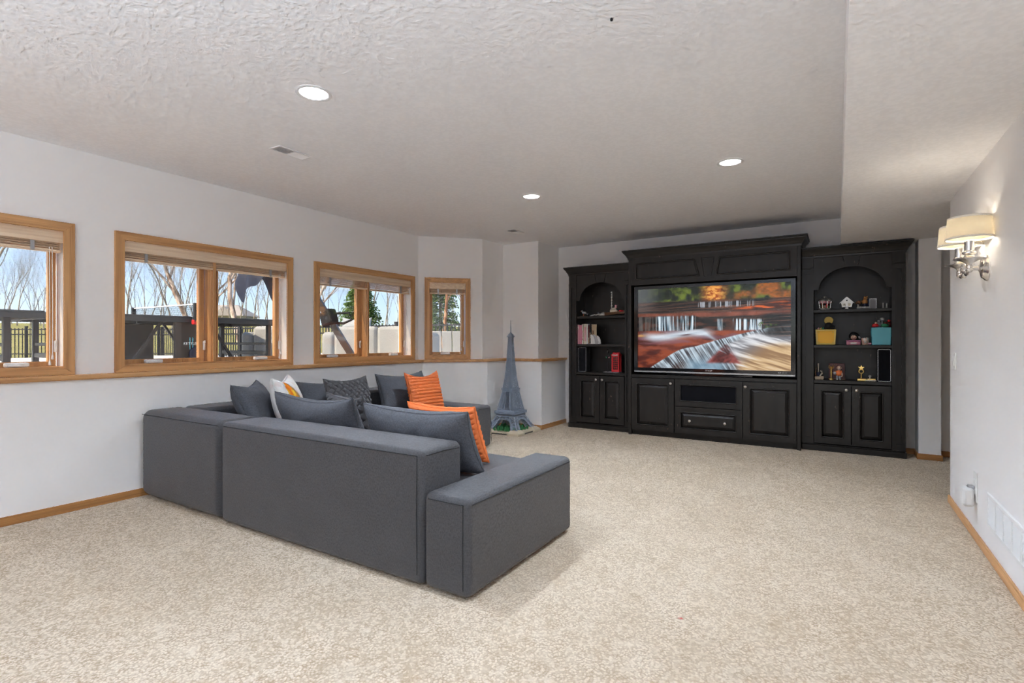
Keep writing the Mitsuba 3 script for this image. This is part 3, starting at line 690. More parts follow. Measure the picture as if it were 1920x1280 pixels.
def leaf_colour(v):
    """an orange and yellow leaf painted on white cloth, front side only"""
    c = np.tile(np.array([.80, .79, .77]), (len(v), 1))
    x, z = v[:, 0] + .09, v[:, 2] - .27
    a = x * .92 + z * .39; b = -x * .39 + z * .92
    n = meshkit.fbm(np.stack([v[:, 0] * 22, v[:, 2] * 22, v[:, 0] * 0], 1), 3)
    w = .085 * np.clip(1 - (b / .16) ** 2, 0, 1) ** .7 + .02 * (n - .5)
    m = np.clip((w - np.abs(a)) / .012, 0, 1) * (v[:, 1] < .0) * np.clip((.16 - np.abs(b)) / .02, 0, 1)
    lc = np.where((n > .52)[:, None], np.array([.82, .22, .02]), np.array([.86, .50, .04])); lc = np.where((a > .045)[:, None], np.array([.30, .17, .04]), lc)
    c = c * (1 - m[:, None]) + lc * m[:, None]
    p = np.clip((n - .58) / .06, 0, 1) * (1 - m) * .35
    return c * (1 - p[:, None]) + np.array([.72, .55, .50]) * p[:, None]
mat('mat_print', {'type': 'principled', 'base_color': {'type': 'mesh_attribute', 'name': 'vertex_color'}, 'roughness': .85, 'specular': .2})
cushion('printed_pillow', 'white pillow with an orange and yellow leaf print in the sofa corner', PW, 'mat_print', place(-3.725, 2.685, ZS, 42, 17), wel=welt(.50, .46, .04, .06), color=leaf_colour(np.array(PW.vertices)))
# ------------------------------------------------------------------ the tower model beside the sofa
princ('mat_tower', (.235, .275, .335), .45, spec=.5)
princ('mat_tan_brick', (.62, .52, .38), .4)
princ('mat_dark_plate', (.035, .030, .030), .4)
diffuse('mat_green_brick', (.045, .16, .06))
k = thing('tower_model', 'tall grey-blue lattice tower model on a tan base standing in the corner', 'tower model')
TX, TY = -3.545, 5.665
def at(*m): return move(join(*m), TX, TY, 0)
put('base_plate', at(bx(-.255, .255, -.255, .255, .012, .030, .002)), 'mat_tan_brick', k)
put('base_edge', at(bx(-.258, .258, -.258, .258, .0, .014, .002)), 'mat_dark_plate', k)
rg = random.Random(3)
put('greenery', at([bx(x - .010, x + .010, y - .010, y + .010, .030, .030 + h, .003) for x, y, h in [(rg.uniform(-.19, .19), rg.uniform(-.19, .19), rg.choice((.012, .02, .035, .05))) for _ in range(150)]]), 'mat_green_brick', k, kind='stuff')
def prof(z):   # half width of the outer edge
    return float(np.interp(z, [.055, .12, .20, .29, .40, .52, .57, .70, .90, 1.20], [.222, .180, .134, .122, .098, .076, .070, .052, .036, .021]))
def wid(z):    # width of one leg
    return float(np.interp(z, [.055, .20, .29, .52], [.082, .066, .058, .044]))
def lattice(sx, sy, zs, r=.0055, faces=4):
    out = []
    for z0, z1 in zip(zs[:-1], zs[1:]):
        def cor(z):
            o, i = prof(z), prof(z) - wid(z)
            return [(sx * a, sy * b, z) for a, b in ((o, o), (i, o), (i, i), (o, i))]
        A, B = cor(z0), cor(z1)
        for j in range(4): out.append(bar(A[j], B[j], r * 1.9))
        for j in range(4):
            e = (j + 1) % 4
            out += [bar(A[j], B[e], r), bar(A[e], B[j], r), bar(B[j], B[e], r)]
    return out
for sx in (-1, 1):
    for sy in (-1, 1):
        l = put('leg', at(lattice(sx, sy, np.linspace(.055, .205, 5))), 'mat_tower', k)
        put('foot', at(trimesh.convex.convex_hull(np.array([(sx * a, sy * b, z) for a, b, z in [(.125, .125, .030), (.125, .275, .030), (.275, .125, .030), (.275, .275, .030), (.14, .14, .058), (.14, .24, .058), (.24, .14, .058), (.24, .24, .058)]])),
                        bx(sx * .12, sx * .282, sy * .12, sy * .282, .0, .030, .003)), 'mat_tan_brick', l)
        put('upper_leg', at(lattice(sx, sy, np.linspace(.285, .515, 7), .0045)), 'mat_tower', k)
for i in range(4):                                           # the arches between the legs
    a = np.linspace(0, PI, 17); R = trimesh.transformations.rotation_matrix(i * PI / 2, (0, 0, 1))
    def yz(z): return -prof(z) - .001
    arc = [(.142 * math.cos(t), yz(.055 + .118 * math.sin(t)), .055 + .118 * math.sin(t)) for t in a]; ar2 = [(.158 * math.cos(t), yz(.055 + .134 * math.sin(t)), .055 + .134 * math.sin(t)) for t in a]
    seg = [bar(p, q, .007) for A in (arc, ar2) for p, q in zip(A[:-1], A[1:])] + [bar(p, q, .004) for p, q in zip(arc, ar2)] + [bar(p, q, .004) for p, q in zip(arc[:-1], ar2[1:])]
    fan = [bar((x, yz(.20), .20), (x, yz(.185), max(.055 + .134 * math.sqrt(max(0, 1 - (x / .158) ** 2)), .15)), .004) for x in np.linspace(-.12, .12, 13)]
    put('arch', move(xf(join(seg, fan), R), TX, TY), 'mat_tower', k)
pl = put('platform', at(bx(-.138, .138, -.138, .138, .200, .212, .002), bx(-.132, .132, -.132, .132, .212, .238), bx(-.150, .150, -.150, .150, .238, .246, .002)), 'mat_tower', k)
rail = [bar((x, s * .149, .246), (x, s * .149, .268), .0045) for s in (-1, 1) for x in np.linspace(-.149, .149, 22)] + [bar((s * .149, x, .246), (s * .149, x, .268), .0045) for s in (-1, 1) for x in np.linspace(-.149, .149, 22)] \
    + [bx(-.152, .152, s * .149 - .004, s * .149 + .004, .266, .273) for s in (-1, 1)] + [bx(s * .149 - .004, s * .149 + .004, -.152, .152, .266, .273) for s in (-1, 1)] + [bx(-.128, .128, -.128, .128, .246, .286)]
put('railing', at(rail), 'mat_tower', pl)
rib = [bx(x - .003, x + .003, s * .133 - .003, s * .133 + .003, .206, .240) for s in (-1, 1) for x in np.linspace(-.130, .130, 24)] + [bx(s * .133 - .003, s * .133 + .003, x - .003, x + .003, .206, .240) for s in (-1, 1) for x in np.linspace(-.130, .130, 24)]
put('ribs', at(rib), 'mat_tower', pl, kind='stuff')
pl = put('platform', at(bx(-.080, .080, -.080, .080, .513, .525, .002), bx(-.086, .086, -.086, .086, .530, .540, .002), bx(-.074, .074, -.074, .074, .525, .558)), 'mat_tower', k)
put('railing', at([bx(-.087, .087, s * .086 - .003, s * .086 + .003, .549, .556) for s in (-1, 1)], [bx(s * .086 - .003, s * .086 + .003, -.087, .087, .549, .556) for s in (-1, 1)],
                  [bar((x, s * .086, .540), (x, s * .086, .552), .004) for s in (-1, 1) for x in np.linspace(-.084, .084, 14)], [bar((s * .086, x, .540), (s * .086, x, .552), .004) for s in (-1, 1) for x in np.linspace(-.084, .084, 14)]), 'mat_tower', pl)
zs = .556 + (1.20 - .556) * (np.linspace(0, 1, 27) ** .93); sp = []
for z0, z1 in zip(zs[:-1], zs[1:]):
    for s in range(4):
        R = lambda x, y, z: [(x, y, z), (-y, x, z), (-x, -y, z), (y, -x, z)][s]
        w0, w1 = prof(z0), prof(z1); m0, m1 = w0 * .18, w1 * .18
        sp += [bar(R(-w0, -w0, z0), R(-w1, -w1, z1), .0085), bar(R(-w1, -w1, z1), R(w1, -w1, z1), .004)]
        for a0, b0, a1, b1 in ((-w0, -m0, -w1, -m1), (m0, w0, m1, w1)):
            sp += [bar(R(a0, -w0, z0), R(b1, -w1, z1), .0045), bar(R(b0, -w0, z0), R(a1, -w1, z1), .0045)]
        sp += [bar(R(-m0, -w0, z0), R(-m1, -w1, z1), .005), bar(R(m0, -w0, z0), R(m1, -w1, z1), .005)]
put('spire', at(sp, bx(-.012, .012, -.012, .012, .556, 1.20)), 'mat_tower', k)
cb = put('cabin', at(bx(-.030, .030, -.030, .030, 1.198, 1.206, .002), bx(-.036, .036, -.036, .036, 1.206, 1.226, .003), bx(-.026, .026, -.026, .026, 1.226, 1.246, .003), cyl(0, 0, 1.246, 1.258, .018, 12), cyl(0, 0, 1.258, 1.270, .010, 12)), 'mat_tower', k)
put('antenna', at(tube([(0, 0, 1.26), (0, 0, 1.42)], [.005, .003], 8), [cyl(0, 0, z, z + .006, .008, 8) for z in (1.29, 1.32, 1.345)]), 'mat_tower', cb)
put('flag', at(bx(.003, .038, -.001, .001, 1.404, 1.422)), 'mat_white_plastic', cb)

# ------------------------------------------------------------------ fittings of the right wall
diffuse('mat_grey_back', (.22, .22, .23))
k = thing('light_switch', 'white light switch near the edge of the right wall', 'light switch')
put('plate', rbox(RX - .007, RX, 4.595, 4.665, .955, 1.073, .004, 2), 'mat_white_plastic', k, 40)
put('rocker', rot(rbox(RX - .013, RX - .004, 4.614, 4.646, .982, 1.046, .003, 2), (0, 1, 0), 3, (RX, 0, 1.014)), 'mat_white_plastic', k, 40)
k = thing('wall_outlet', 'white wall outlet low on the right wall', 'outlet')
put('plate', rbox(RX - .006, RX, 3.965, 4.045, .222, .390, .004, 2), 'mat_white_plastic', k, 40)
put('socket', join(rbox(RX - .010, RX - .003, 3.985, 4.025, .318, .352, .003, 2), bx(RX - .0105, RX - .009, 3.996, 3.999, .328, .342), bx(RX - .0105, RX - .009, 4.010, 4.013, .328, .342)), 'mat_white_plastic', k)
put('socket', rbox(RX - .010, RX - .003, 3.985, 4.025, .262, .296, .003, 2), 'mat_white_plastic', k)
k = thing('plug_in_freshener', 'white plug-in air freshener on the low wall outlet', 'air freshener')
put('body', rbox(RX - .066, RX - .011, 3.972, 4.052, .188, .300, .020, 4), 'mat_white_plastic', k, True)
put('prong_block', rbox(RX - .04, RX - .009, 3.99, 4.03, .232, .312, .008, 3), 'mat_silver', k, True)
k = thing('return_vent', 'white louvred return air grille low on the right wall', 'vent')
VY0, VY1, VZ0, VZ1 = 2.92, 3.700, .168, .350
put('frame', join(bx(RX - .010, RX, VY0, VY1, VZ0, VZ0 + .024, .004), bx(RX - .010, RX, VY0, VY1, VZ1 - .024, VZ1, .004), bx(RX - .010, RX, VY0, VY0 + .024, VZ0, VZ1, .004), bx(RX - .010, RX, VY1 - .024, VY1, VZ0, VZ1, .004)), 'mat_white_paint', k)
put('backing', bx(RX - .0015, RX - .0005, VY0 + .02, VY1 - .02, VZ0 + .02, VZ1 - .02), 'mat_grey_back', k)
for i in range(1, 5):
    y = VY1 - .024 - i * (VY1 - VY0 - .048) / 5; put('rib', bx(RX - .010, RX - .001, y - .007, y + .007, VZ0 + .022, VZ1 - .022), 'mat_white_paint', k)
LV = rot(bx(RX - .009, RX - .0075, VY0 + .022, VY1 - .022, -.0034, .0034), (0, 1, 0), 35, (RX - .008, 0, 0))
lv = mikit.ply(LV, 'mat_white_paint')
for i in range(14):
    n = numbered(k + '__louvre'); scene[n] = {**lv, 'to_world': T().translate([.002, 0, VZ0 + .030 + i * (VZ1 - VZ0 - .060) / 13])}

# two-arm wall sconce
mat('mat_shade', {'type': 'principledthin', 'base_color': rgb(.52, .455, .34), 'roughness': .9, 'spec_trans': 0.0, 'diff_trans': .62}, False)
diffuse('mat_shade_trim', (.80, .76, .68))
def sconce(cy, label, seen):
    k = thing('wall_sconce', label, 'wall lamp')
    px, zc = RX, 1.545
    bpl = lathe([(.060, 0), (.062, .006), (.058, .014), (.050, .020), (.046, .028), (.020, .034), (.014, .040)], 28)
    bpl.apply_transform(np.diag([1.15, .92, 1, 1])); bpl = rot(bpl, (0, 1, 0), -90)
    put('back_plate', move(bpl, px, cy, zc), 'mat_chrome', k, 35)
    put('stem', join(move(rot(lathe([(.011, 0), (.011, .05), (.016, .055), (.016, .075), (.010, .082)], 16), (0, 1, 0), -90), px - .03, cy, zc), move(lathe([(.004, -.052), (.012, -.044), (.014, -.036), (.010, -.028), (.014, -.02), (.016, .0), (.013, .02), (.006, .03)], 16), px - .095, cy, zc)), 'mat_chrome', k, 35)
    for s in (-1, 1):
        X, Y = px - .098, cy + s * .128
        pts = [(px - .095 - .004 * math.sin(t * PI), cy + s * .128 * t, zc - .012 - .026 * math.sin(t * PI * .9)) for t in np.linspace(0, 1, 14)]
        a = put('arm', join(tube(pts, .0075, 10), ball(X, Y, zc - .020, .015, 2)), 'mat_chrome', k, 40)
        put('drip_dish', move(lathe([(.006, zc - .016), (.013, zc - .010), (.014, zc + .0), (.010, zc + .006), (.018, zc + .018), (.040, zc + .030), (.066, zc + .036), (.067, zc + .039), (.030, zc + .037), (.012, zc + .040)], 32), X, Y), 'mat_chrome', a, 35)
        put('candle_sleeve', move(lathe([(.012, zc + .036), (.024, zc + .050), (.020, zc + .058), (.028, zc + .066), (.028, zc + .074), (.021, zc + .080), (.021, zc + .138), (.012, zc + .140)], 24), X, Y), 'mat_chrome', a, 35)
        zb, zt, rb, rt = zc + .140, zc + .256, .099, .090
        sh = trimesh.Trimesh(*[np.array(q) for q in (lambda n: ([(r * math.cos(i * 2 * PI / n), r * math.sin(i * 2 * PI / n), z) for r, z in ((rb, zb), (rt, zt)) for i in range(n)], [t for i in range(n) for t in ((i, (i + 1) % n, n + (i + 1) % n), (i, n + (i + 1) % n, n + i))]))(48)], process=False)
        shd = put('shade', move(sh, X, Y), 'mat_shade', a, True, label='cream cloth drum shade')
        for r, z in ((rb, zb), (rt, zt - .010)):
            put('shade_trim', move(lathe([(r + .0015, z), (r + .0015 - (.0008 if z > zb else .0008), z + .010), (r - .0035, z + .010), (r - .002, z), (r + .0015, z)], 48, False), X, Y), 'mat_shade_trim', shd, 40)
        b = put('bulb', ball(X, Y, zc + .186, .020, 2, (1, 1, 1.3)), 'mat_white_plastic', a, True)
        scene[b]['emitter'] = {'type': 'area', 'sampling_weight': 1.0 if seen else .5, 'radiance': rgb(BULB_POWER, BULB_POWER * .90, BULB_POWER * .76)}
sconce(3.72, 'chrome two-arm wall lamp with cream drum shades on the right wall', True)
sconce(.75, 'chrome two-arm wall lamp outside the picture', False)

# ------------------------------------------------------------------ ceiling vents and the small ceiling hole
def ceiling_vent(x0, x1, y0, y1, label):
    k = thing('ceiling_vent', label, 'vent')
    z = CEIL
    put('frame', join(bx(x0, x1, y0, y0 + .014, z - .007, z - .0005, .002), bx(x0, x1, y1 - .014, y1, z - .007, z - .0005, .002), bx(x0, x0 + .014, y0, y1, z - .007, z - .0005, .002), bx(x1 - .014, x1, y0, y1, z - .007, z - .0005, .002), bx(x0, x1, (y0 + y1) / 2 - .005, (y0 + y1) / 2 + .005, z - .006, z - .0005), bx(x0 + .01, x1 - .01, y0 + .01, y1 - .01, z - .0016, z - .0008)), 'mat_white_paint', k)
    ym = (y0 + y1) / 2; n = 9
    for h, (a, b) in enumerate(((y0 + .016, ym - .006), (ym + .006, y1 - .016))):
        for i in range(n):
            y = a + (i + .5) * (b - a) / n
            put('louvre', rot(bx(x0 + .014, x1 - .014, y - .0055, y + .0055, z - .0062, z - .0054), (1, 0, 0), -38 if h else 38, (0, y, z - .0058)), 'mat_silver' if h == 0 else 'mat_white_paint', k)
ceiling_vent(-3.345, -3.228, 2.185, 2.452, 'white ceiling vent near the lamp above the sofa')
ceiling_vent(-3.385, -3.262, 5.295, 5.540, 'white ceiling vent near the far left corner')
solo('ceiling_hook', move(lathe([(.005, CEIL - .010), (.006, CEIL - .003), (.004, CEIL - .0005)], 12), -.795, 2.058), 'mat_black_matte', 'tiny dark hook in the ceiling above the carpet', 'hook', smooth=True)
# ------------------------------------------------------------------ things on the shelves
def plastic(key, c, rough=.4): return princ(key, c, rough)
for n_, c_ in dict(pink=(.62, .22, .30), rose=(.70, .36, .42), cream=(.78, .72, .60), paper=(.80, .78, .74), tan=(.45, .34, .22), red=(.55, .02, .025), darkred=(.075, .010, .009), green=(.03, .22, .10), teal=(.12, .47, .56), yellow=(.88, .46, .012),
                   orange=(.85, .20, .05), skin=(.75, .50, .38), navy=(.015, .02, .05), white=(.82, .82, .82), brown=(.16, .08, .04), purple=(.34, .10, .22), grey=(.30, .29, .31), mustard=(.66, .46, .10), ginger=(.45, .20, .06)).items():
    plastic('mat_' + n_, c_)
Z1, Z2, Z3 = 1.4865, 1.1145, .7455
# left bookcase, top shelf: a bird and a ship with a mast
k = thing('bird_figure', 'small white and black bird figure on the top shelf of the left bookcase', 'figurine')
put('body', join(ball(-2.90, 6.50, Z1 + .052, .022, 2, (1.5, .8, .75)), ball(-2.932, 6.50, Z1 + .074, .011, 2), trimesh.convex.convex_hull(np.array([(-2.882, 6.49, Z1 + .055), (-2.882, 6.51, Z1 + .055), (-2.850, 6.498, Z1 + .020), (-2.850, 6.503, Z1 + .022), (-2.875, 6.50, Z1 + .035)]))), 'mat_white', k, True)
put('beak', move(rot(lathe([(.004, 0), (.0005, .018)], 8), (0, 1, 0), -95), -2.941, 6.50, Z1 + .073), 'mat_orange', k)
put('tail', trimesh.convex.convex_hull(np.array([(-2.86, 6.49, Z1 + .032), (-2.86, 6.51, Z1 + .032), (-2.838, 6.495, Z1 + .044), (-2.838, 6.505, Z1 + .044), (-2.852, 6.50, Z1 + .016)])), 'mat_grey', k)
for s in (-1, 1): put('leg', tube([(-2.905, 6.50 + s * .008, Z1 + .040), (-2.908, 6.50 + s * .008, Z1 + .004)], .002, 6), 'mat_orange', k)
put('stand', bx(-2.945, -2.840, 6.475, 6.525, Z1, Z1 + .006, .002), 'mat_brown', k)
k = thing('ship_model', 'ship model with a tall white mast in the left bookcase', 'ship model')
def hull_(x0, x1, y, w, z0, z1):
    v = []
    for t in np.linspace(0, 1, 9):
        ww = w * math.sin(PI * min(1, .12 + t * .95)) ** .6 if t < 1 else .002; v.append([(x0 + (x1 - x0) * t, y + s * ww * f, z) for s in (-1, 1) for f, z in ((.45, z0), (1, z1 + .012 * abs(t - .5)))])
    return join([trimesh.convex.convex_hull(np.array(v[i] + v[i + 1])) for i in range(8)])
put('hull', xf(hull_(-2.63, -2.335, 6.51, .030, Z1 + .004, Z1 + .036), trimesh.transformations.rotation_matrix(math.radians(-5), (0, 1, 0), (-2.63, 6.51, Z1 + .004))), 'mat_brown', k)
put('deck_house', join(bx(-2.53, -2.43, 6.49, 6.53, Z1 + .045, Z1 + .075, .003), bx(-2.505, -2.455, 6.495, 6.525, Z1 + .075, Z1 + .105, .004), *[bx(x - .004, x + .004, 6.486, 6.492, Z1 + .048, Z1 + .085) for x in (-2.52, -2.495, -2.47, -2.445)]), 'mat_cream', k)
put('funnel', move(lathe([(.014, 0), (.016, .03), (.018, .034), (.014, .04)], 14), -2.455, 6.51, Z1 + .100), 'mat_rose', k, True)
put('bow_rail', join(ball(-2.385, 6.50, Z1 + .062, .022, 2, (1.2, .7, .6)), bx(-2.40, -2.35, 6.495, 6.525, Z1 + .05, Z1 + .068, .003)), 'mat_red', k)
ms = put('mast', join(tube([(-2.515, 6.51, Z1 + .07), (-2.513, 6.51, Z1 + .20), (-2.508, 6.51, Z1 + .322)], [.006, .005, .003], 8), [bx(-2.5245, -2.5005, 6.505, 6.515, z, z + .007, .001) for z in (Z1 + .13, Z1 + .165, Z1 + .20, Z1 + .24, Z1 + .27)]), 'mat_white', k)
put('pennant', trimesh.convex.convex_hull(np.array([(-2.508, 6.509, Z1 + .32), (-2.508, 6.511, Z1 + .32), (-2.508, 6.509, Z1 + .298), (-2.508, 6.511, Z1 + .298), (-2.532, 6.510, Z1 + .305)])), 'mat_white', ms)
k = thing('wave_base', 'white and grey sculpted wave in front of the ship model on the top shelf', 'figurine')
put('crest', join(*[ball(-2.78 + i * .024, 6.455 + .006 * math.sin(i * 2.1), Z1 + .006 + .003 * (i % 3) + .0022 * i, .013, 2, (1.5, 1, .55)) for i in range(7)], trimesh.convex.convex_hull(np.array([(-2.66, 6.43, Z1), (-2.62, 6.49, Z1), (-2.58, 6.44, Z1 + .012), (-2.60, 6.46, Z1 + .052), (-2.64, 6.45, Z1 + .035)]))), 'mat_paper', k, True)
put('fin', trimesh.convex.convex_hull(np.array([(-2.705, 6.470, Z1 + .014), (-2.68, 6.478, Z1 + .014), (-2.683, 6.472, Z1 + .055), (-2.688, 6.476, Z1 + .05)])), 'mat_grey', k)

# books, each its own
def book(x, w, h, d, cover, label, y=6.425, band=None):
    k = thing('book', label, 'book', 'books on the left bookcase')
    put('cover', join(bx(x, x + .003, y, y + d, Z2, Z2 + h, .001), bx(x + w - .003, x + w, y, y + d, Z2, Z2 + h, .001), rbox(x, x + w, y, y + .006, Z2, Z2 + h, .002, 2)), cover, k)
    put('pages', bx(x + .003, x + w - .003, y + .005, y + d - .004, Z2 + .003, Z2 + h - .003), 'mat_paper', k)
    if band: put('spine_label', bx(x + w * .2, x + w * .8, y - .0008, y + .001, Z2 + h * band[0], Z2 + h * band[1]), band[2], k)
    return k
xb = -2.962
for w, h, c, lab, b in ((.020, .262, 'mat_rose', 'pale pink book, first from the left on the middle shelf', (.75, .9, 'mat_paper')), (.040, .255, 'mat_pink', 'wide pink book, second from the left on the middle shelf', (.12, .2, 'mat_rose')),
                        (.016, .266, 'mat_paper', 'thin white book between the pink and the cream book', (.2, .7, 'mat_pink')), (.010, .258, 'mat_tan', 'very thin tan book beside the cream book', None),
                        (.040, .270, 'mat_cream', 'cream book with red lettering blocks on its spine', (.15, .85, 'mat_rose')), (.015, .268, 'mat_white', 'bright white book beside the cream book', None),
                        (.022, .250, 'mat_darkred', 'dark red book with a tan foot', (.05, .35, 'mat_tan')), (.016, .262, 'mat_black_matte', 'black book, last of the upright books', (.3, .6, 'mat_tan'))):
    book(xb, w, h, .17, c, lab, band=b); xb += w + .0015
k = thing('picture_book', 'tan book standing front out at the end of the book row', 'book', 'books on the left bookcase')
put('cover', bx(xb + .004, xb + .075, 6.44, 6.452, Z2, Z2 + .262, .002), 'mat_tan', k)
put('title_panel', join(bx(xb + .012, xb + .066, 6.4385, 6.4405, Z2 + .07, Z2 + .11), bx(xb + .016, xb + .040, 6.4385, 6.4405, Z2 + .13, Z2 + .18)), 'mat_brown', k)
k = thing('award_plates', 'row of clear and silver half-round award plates before the books', 'award')
for i, (x, r) in enumerate(((-2.775, .062), (-2.735, .060), (-2.695, .054))):
    hc = Polygon([(r * math.cos(t), r * 2.0 * math.sin(t)) for t in np.linspace(0, PI, 25)])
    put('plate', move(stand(ext(hc, 0, .006), 0), x, 6.432 + .012 * i, Z2 + .006), 'mat_silver' if i % 2 else 'mat_white', k)
put('stand', bx(-2.83, -2.64, 6.418, 6.468, Z2, Z2 + .007, .002), 'mat_silver', k)
# speakers
def speaker(x0, x1, label):
    k = thing('speaker', label, 'speaker')
    put('cabinet', rbox(x0, x1, 6.452, 6.60, Z3 + .002, Z3 + .326, .010, 3), 'mat_black_matte', k, 40)
    fr = sbox(x0, Z3 + .002, x1, Z3 + .326).buffer(-.010).buffer(.010)
    put('rim', stand(ext(fr.difference(fr.buffer(-.0045)), 0, .006), 6.452), 'mat_silver', k, label='thin grey rim')
    put('grille', stand(ext(fr.buffer(-.006), 0, .004), 6.452), 'mat_grille_cloth', k)
speaker(-2.958, -2.850, 'black shelf speaker with a grey rim in the left bookcase')
speaker(.347, .455, 'black shelf speaker with a grey rim in the right bookcase')
# phone booth and street lamp models
k = thing('phone_booth_model', 'red phone booth model on the lowest open shelf of the left bookcase', 'model')
bx0, bx1, by0, by1 = -2.502, -2.398, 6.47, 6.57
put('body', join(bx(bx0 + .012, bx1 - .012, by0 + .012, by1 - .012, Z3 + .012, Z3 + .215), *[bx(x - .006, x + .006, y - .006, y + .006, Z3 + .010, Z3 + .222, .001) for x in (bx0 + .008, bx1 - .008) for y in (by0 + .008, by1 - .008)], bx(bx0, bx1, by0, by1, Z3 + .008, Z3 + .028, .002)), 'mat_red', k)
put('roof', join(bx(bx0 - .004, bx1 + .004, by0 - .004, by1 + .004, Z3 + .218, Z3 + .238, .003), rbox(bx0 + .004, bx1 - .004, by0 + .004, by1 - .004, Z3 + .226, Z3 + .262, .022, 4)), 'mat_red', k)
put('sign', bx(bx0 + .016, bx1 - .016, by0 - .0055, by0 - .003, Z3 + .222, Z3 + .234), 'mat_paper', k)
for i in range(3):
    for j in range(6):
        x = bx0 + .022 + i * .022; z = Z3 + .040 + j * .028
        put('window', bx(x, x + .017, by0 + .0105, by0 + .0125, z, z + .021), 'mat_black_gloss', k)
put('base', bx(bx0 - .105, bx1 + .006, by0 - .012, by1 + .004, Z3, Z3 + .008, .001), 'mat_grey', k)
k = thing('street_lamp_model', 'thin black street lamp model with flower baskets beside the red phone booth model', 'model')
lx, ly = -2.563, 6.50
put('post', move(lathe([(.009, .008), (.009, .02), (.005, .026), (.004, .24), (.007, .245), (.003, .25)], 12), lx, ly, Z3), 'mat_black_gloss', k, True)
put('lantern', move(lathe([(.008, .250), (.016, .285), (.018, .288), (.006, .298), (.002, .305)], 8), lx, ly, Z3), 'mat_black_gloss', k)
for s in (-1, 1):
    put('flower_basket', join(ball(lx + s * .019, ly, Z3 + .192, .010, 1), ball(lx + s * .022, ly - .005, Z3 + .200, .006, 1)), 'mat_green' if s < 0 else 'mat_rose', k)
    put('bracket', bar((lx, ly, Z3 + .212), (lx + s * .020, ly, Z3 + .206), .003), 'mat_black_gloss', k)

# right bookcase, top shelf
mat('mat_etched', {'type': 'principled', 'base_color': rgb(.58, .56, .53), 'roughness': .3, 'metallic': .6, 'specular': .5})
k = thing('glass_gazebo', 'silver gazebo ornament with red and orange figures in the right bookcase', 'ornament')
gx, gy = -.112, 6.52
put('base', move(lathe([(.062, 0), (.062, .010), (.055, .012), (.055, .018)], 8), gx, gy, Z1), 'mat_etched', k)
for i in range(8):
    a = (i + .5) * PI / 4; put('post', bar((gx + .050 * math.cos(a), gy + .050 * math.sin(a), Z1 + .018), (gx + .062 * math.cos(a), gy + .062 * math.sin(a), Z1 + .095), .006), 'mat_etched', k)
put('roof', move(lathe([(.072, .092), (.072, .100), (.045, .122), (.022, .132), (.018, .134), (.018, .140), (.004, .150)], 8), gx, gy, Z1), 'mat_etched', k)
put('frieze', move(lathe([(.058, .070), (.062, .090), (.056, .090), (.053, .070)], 8, False), gx, gy, Z1), 'mat_rose', k)
for x, y, z, r, c in ((-.02, -.02, .040, .016, 'mat_ginger'), (.02, -.03, .050, .015, 'mat_red'), (.028, -.01, .03, .014, 'mat_green'), (-.025, .0, .062, .013, 'mat_orange'), (.0, -.03, .034, .013, 'mat_skin')):
    put('figure', join(ball(gx + x, gy + y, Z1 + z, r, 1, (.8, .8, 1.2)), cyl(gx + x, gy + y, Z1 + .016, Z1 + z, r * .6, 8)), c, k)
k = thing('cottage_ornament', 'small silver grey gabled cottage ornament, second on the top shelf of the right bookcase', 'ornament')
cx, cy = .084, 6.52
put('walls', join(bx(cx - .044, cx + .044, cy - .032, cy + .032, Z1 + .022, Z1 + .070, .002), bx(cx - .014, cx + .014, cy - .03, cy + .03, Z1, Z1 + .024, .003)), 'mat_etched', k)
gb = Polygon([(cx - .056, Z1 + .068), (cx + .056, Z1 + .068), (cx, Z1 + .126)])
put('roof', stand(ext(gb, -.040, .040), cy), 'mat_etched', k)
put('eave', join(bar((cx - .064, cy - .043, Z1 + .064), (cx + .001, cy - .043, Z1 + .130), .005), bar((cx + .064, cy - .043, Z1 + .064), (cx - .001, cy - .043, Z1 + .130), .005)), 'mat_etched', k)
put('gable_window', move(rot(lathe([(.007, 0), (.007, .003)], 12), (1, 0, 0), 90), cx, cy - .040, Z1 + .092), 'mat_black_gloss', k)
for s in (-1, 1):
    put('window', bx(cx + s * .022 - .012, cx + s * .022 + .012, cy - .034, cy - .031, Z1 + .034, Z1 + .060), 'mat_cream', k)
    put('post', bar((cx + s * .040, cy - .036, Z1 + .022), (cx + s * .048, cy - .040, Z1 + .068), .006), 'mat_etched', k)
k = thing('animal_scene', 'ornament of brown animals on white rocks in the right bookcase', 'ornament')
ax, ay = .236, 6.52
put('rocks', join(*[ball(ax - .050 + i * .020, ay - .012 * (i % 2), Z1 + .015, .014, 1, (1.1, 1, 1)) for i in range(5)], cyl(ax - .052, ay, Z1, Z1 + .05, .009, 8)), 'mat_paper', k)
put('bush', join(*[ball(ax - .062 + .012 * i, ay + .01, Z1 + .066 + .010 * (i % 2), .014, 1) for i in range(4)]), 'mat_brown', k)
an = put('bear', join(ball(ax + .005, ay, Z1 + .075, .028, 2, (.9, .8, 1.1)), ball(ax + .012, ay - .006, Z1 + .112, .017, 2), ball(ax + .000, ay - .004, Z1 + .126, .006, 1), ball(ax + .024, ay - .004, Z1 + .126, .006, 1)), 'mat_ginger', k, True)
put('dress', join(lathe([(.026, 0), (.016, .035)], 12).apply_translation((ax + .006, ay, Z1 + .026)), bx(ax + .030, ax + .042, ay - .02, ay + .01, Z1 + .03, Z1 + .10, .004)), 'mat_navy', k)
k = thing('small_photo_frame', 'little silver photo frame behind the animals on the top shelf of the right bookcase', 'photo frame')
fr = sbox(.282, Z1 + .002, .345, Z1 + .110)
put('frame', stand(ext(fr.difference(fr.buffer(-.007)), 0, .008), 6.585), 'mat_silver', k); put('picture', stand(ext(fr.buffer(-.006), 0, .004), 6.585), 'mat_grey', k)
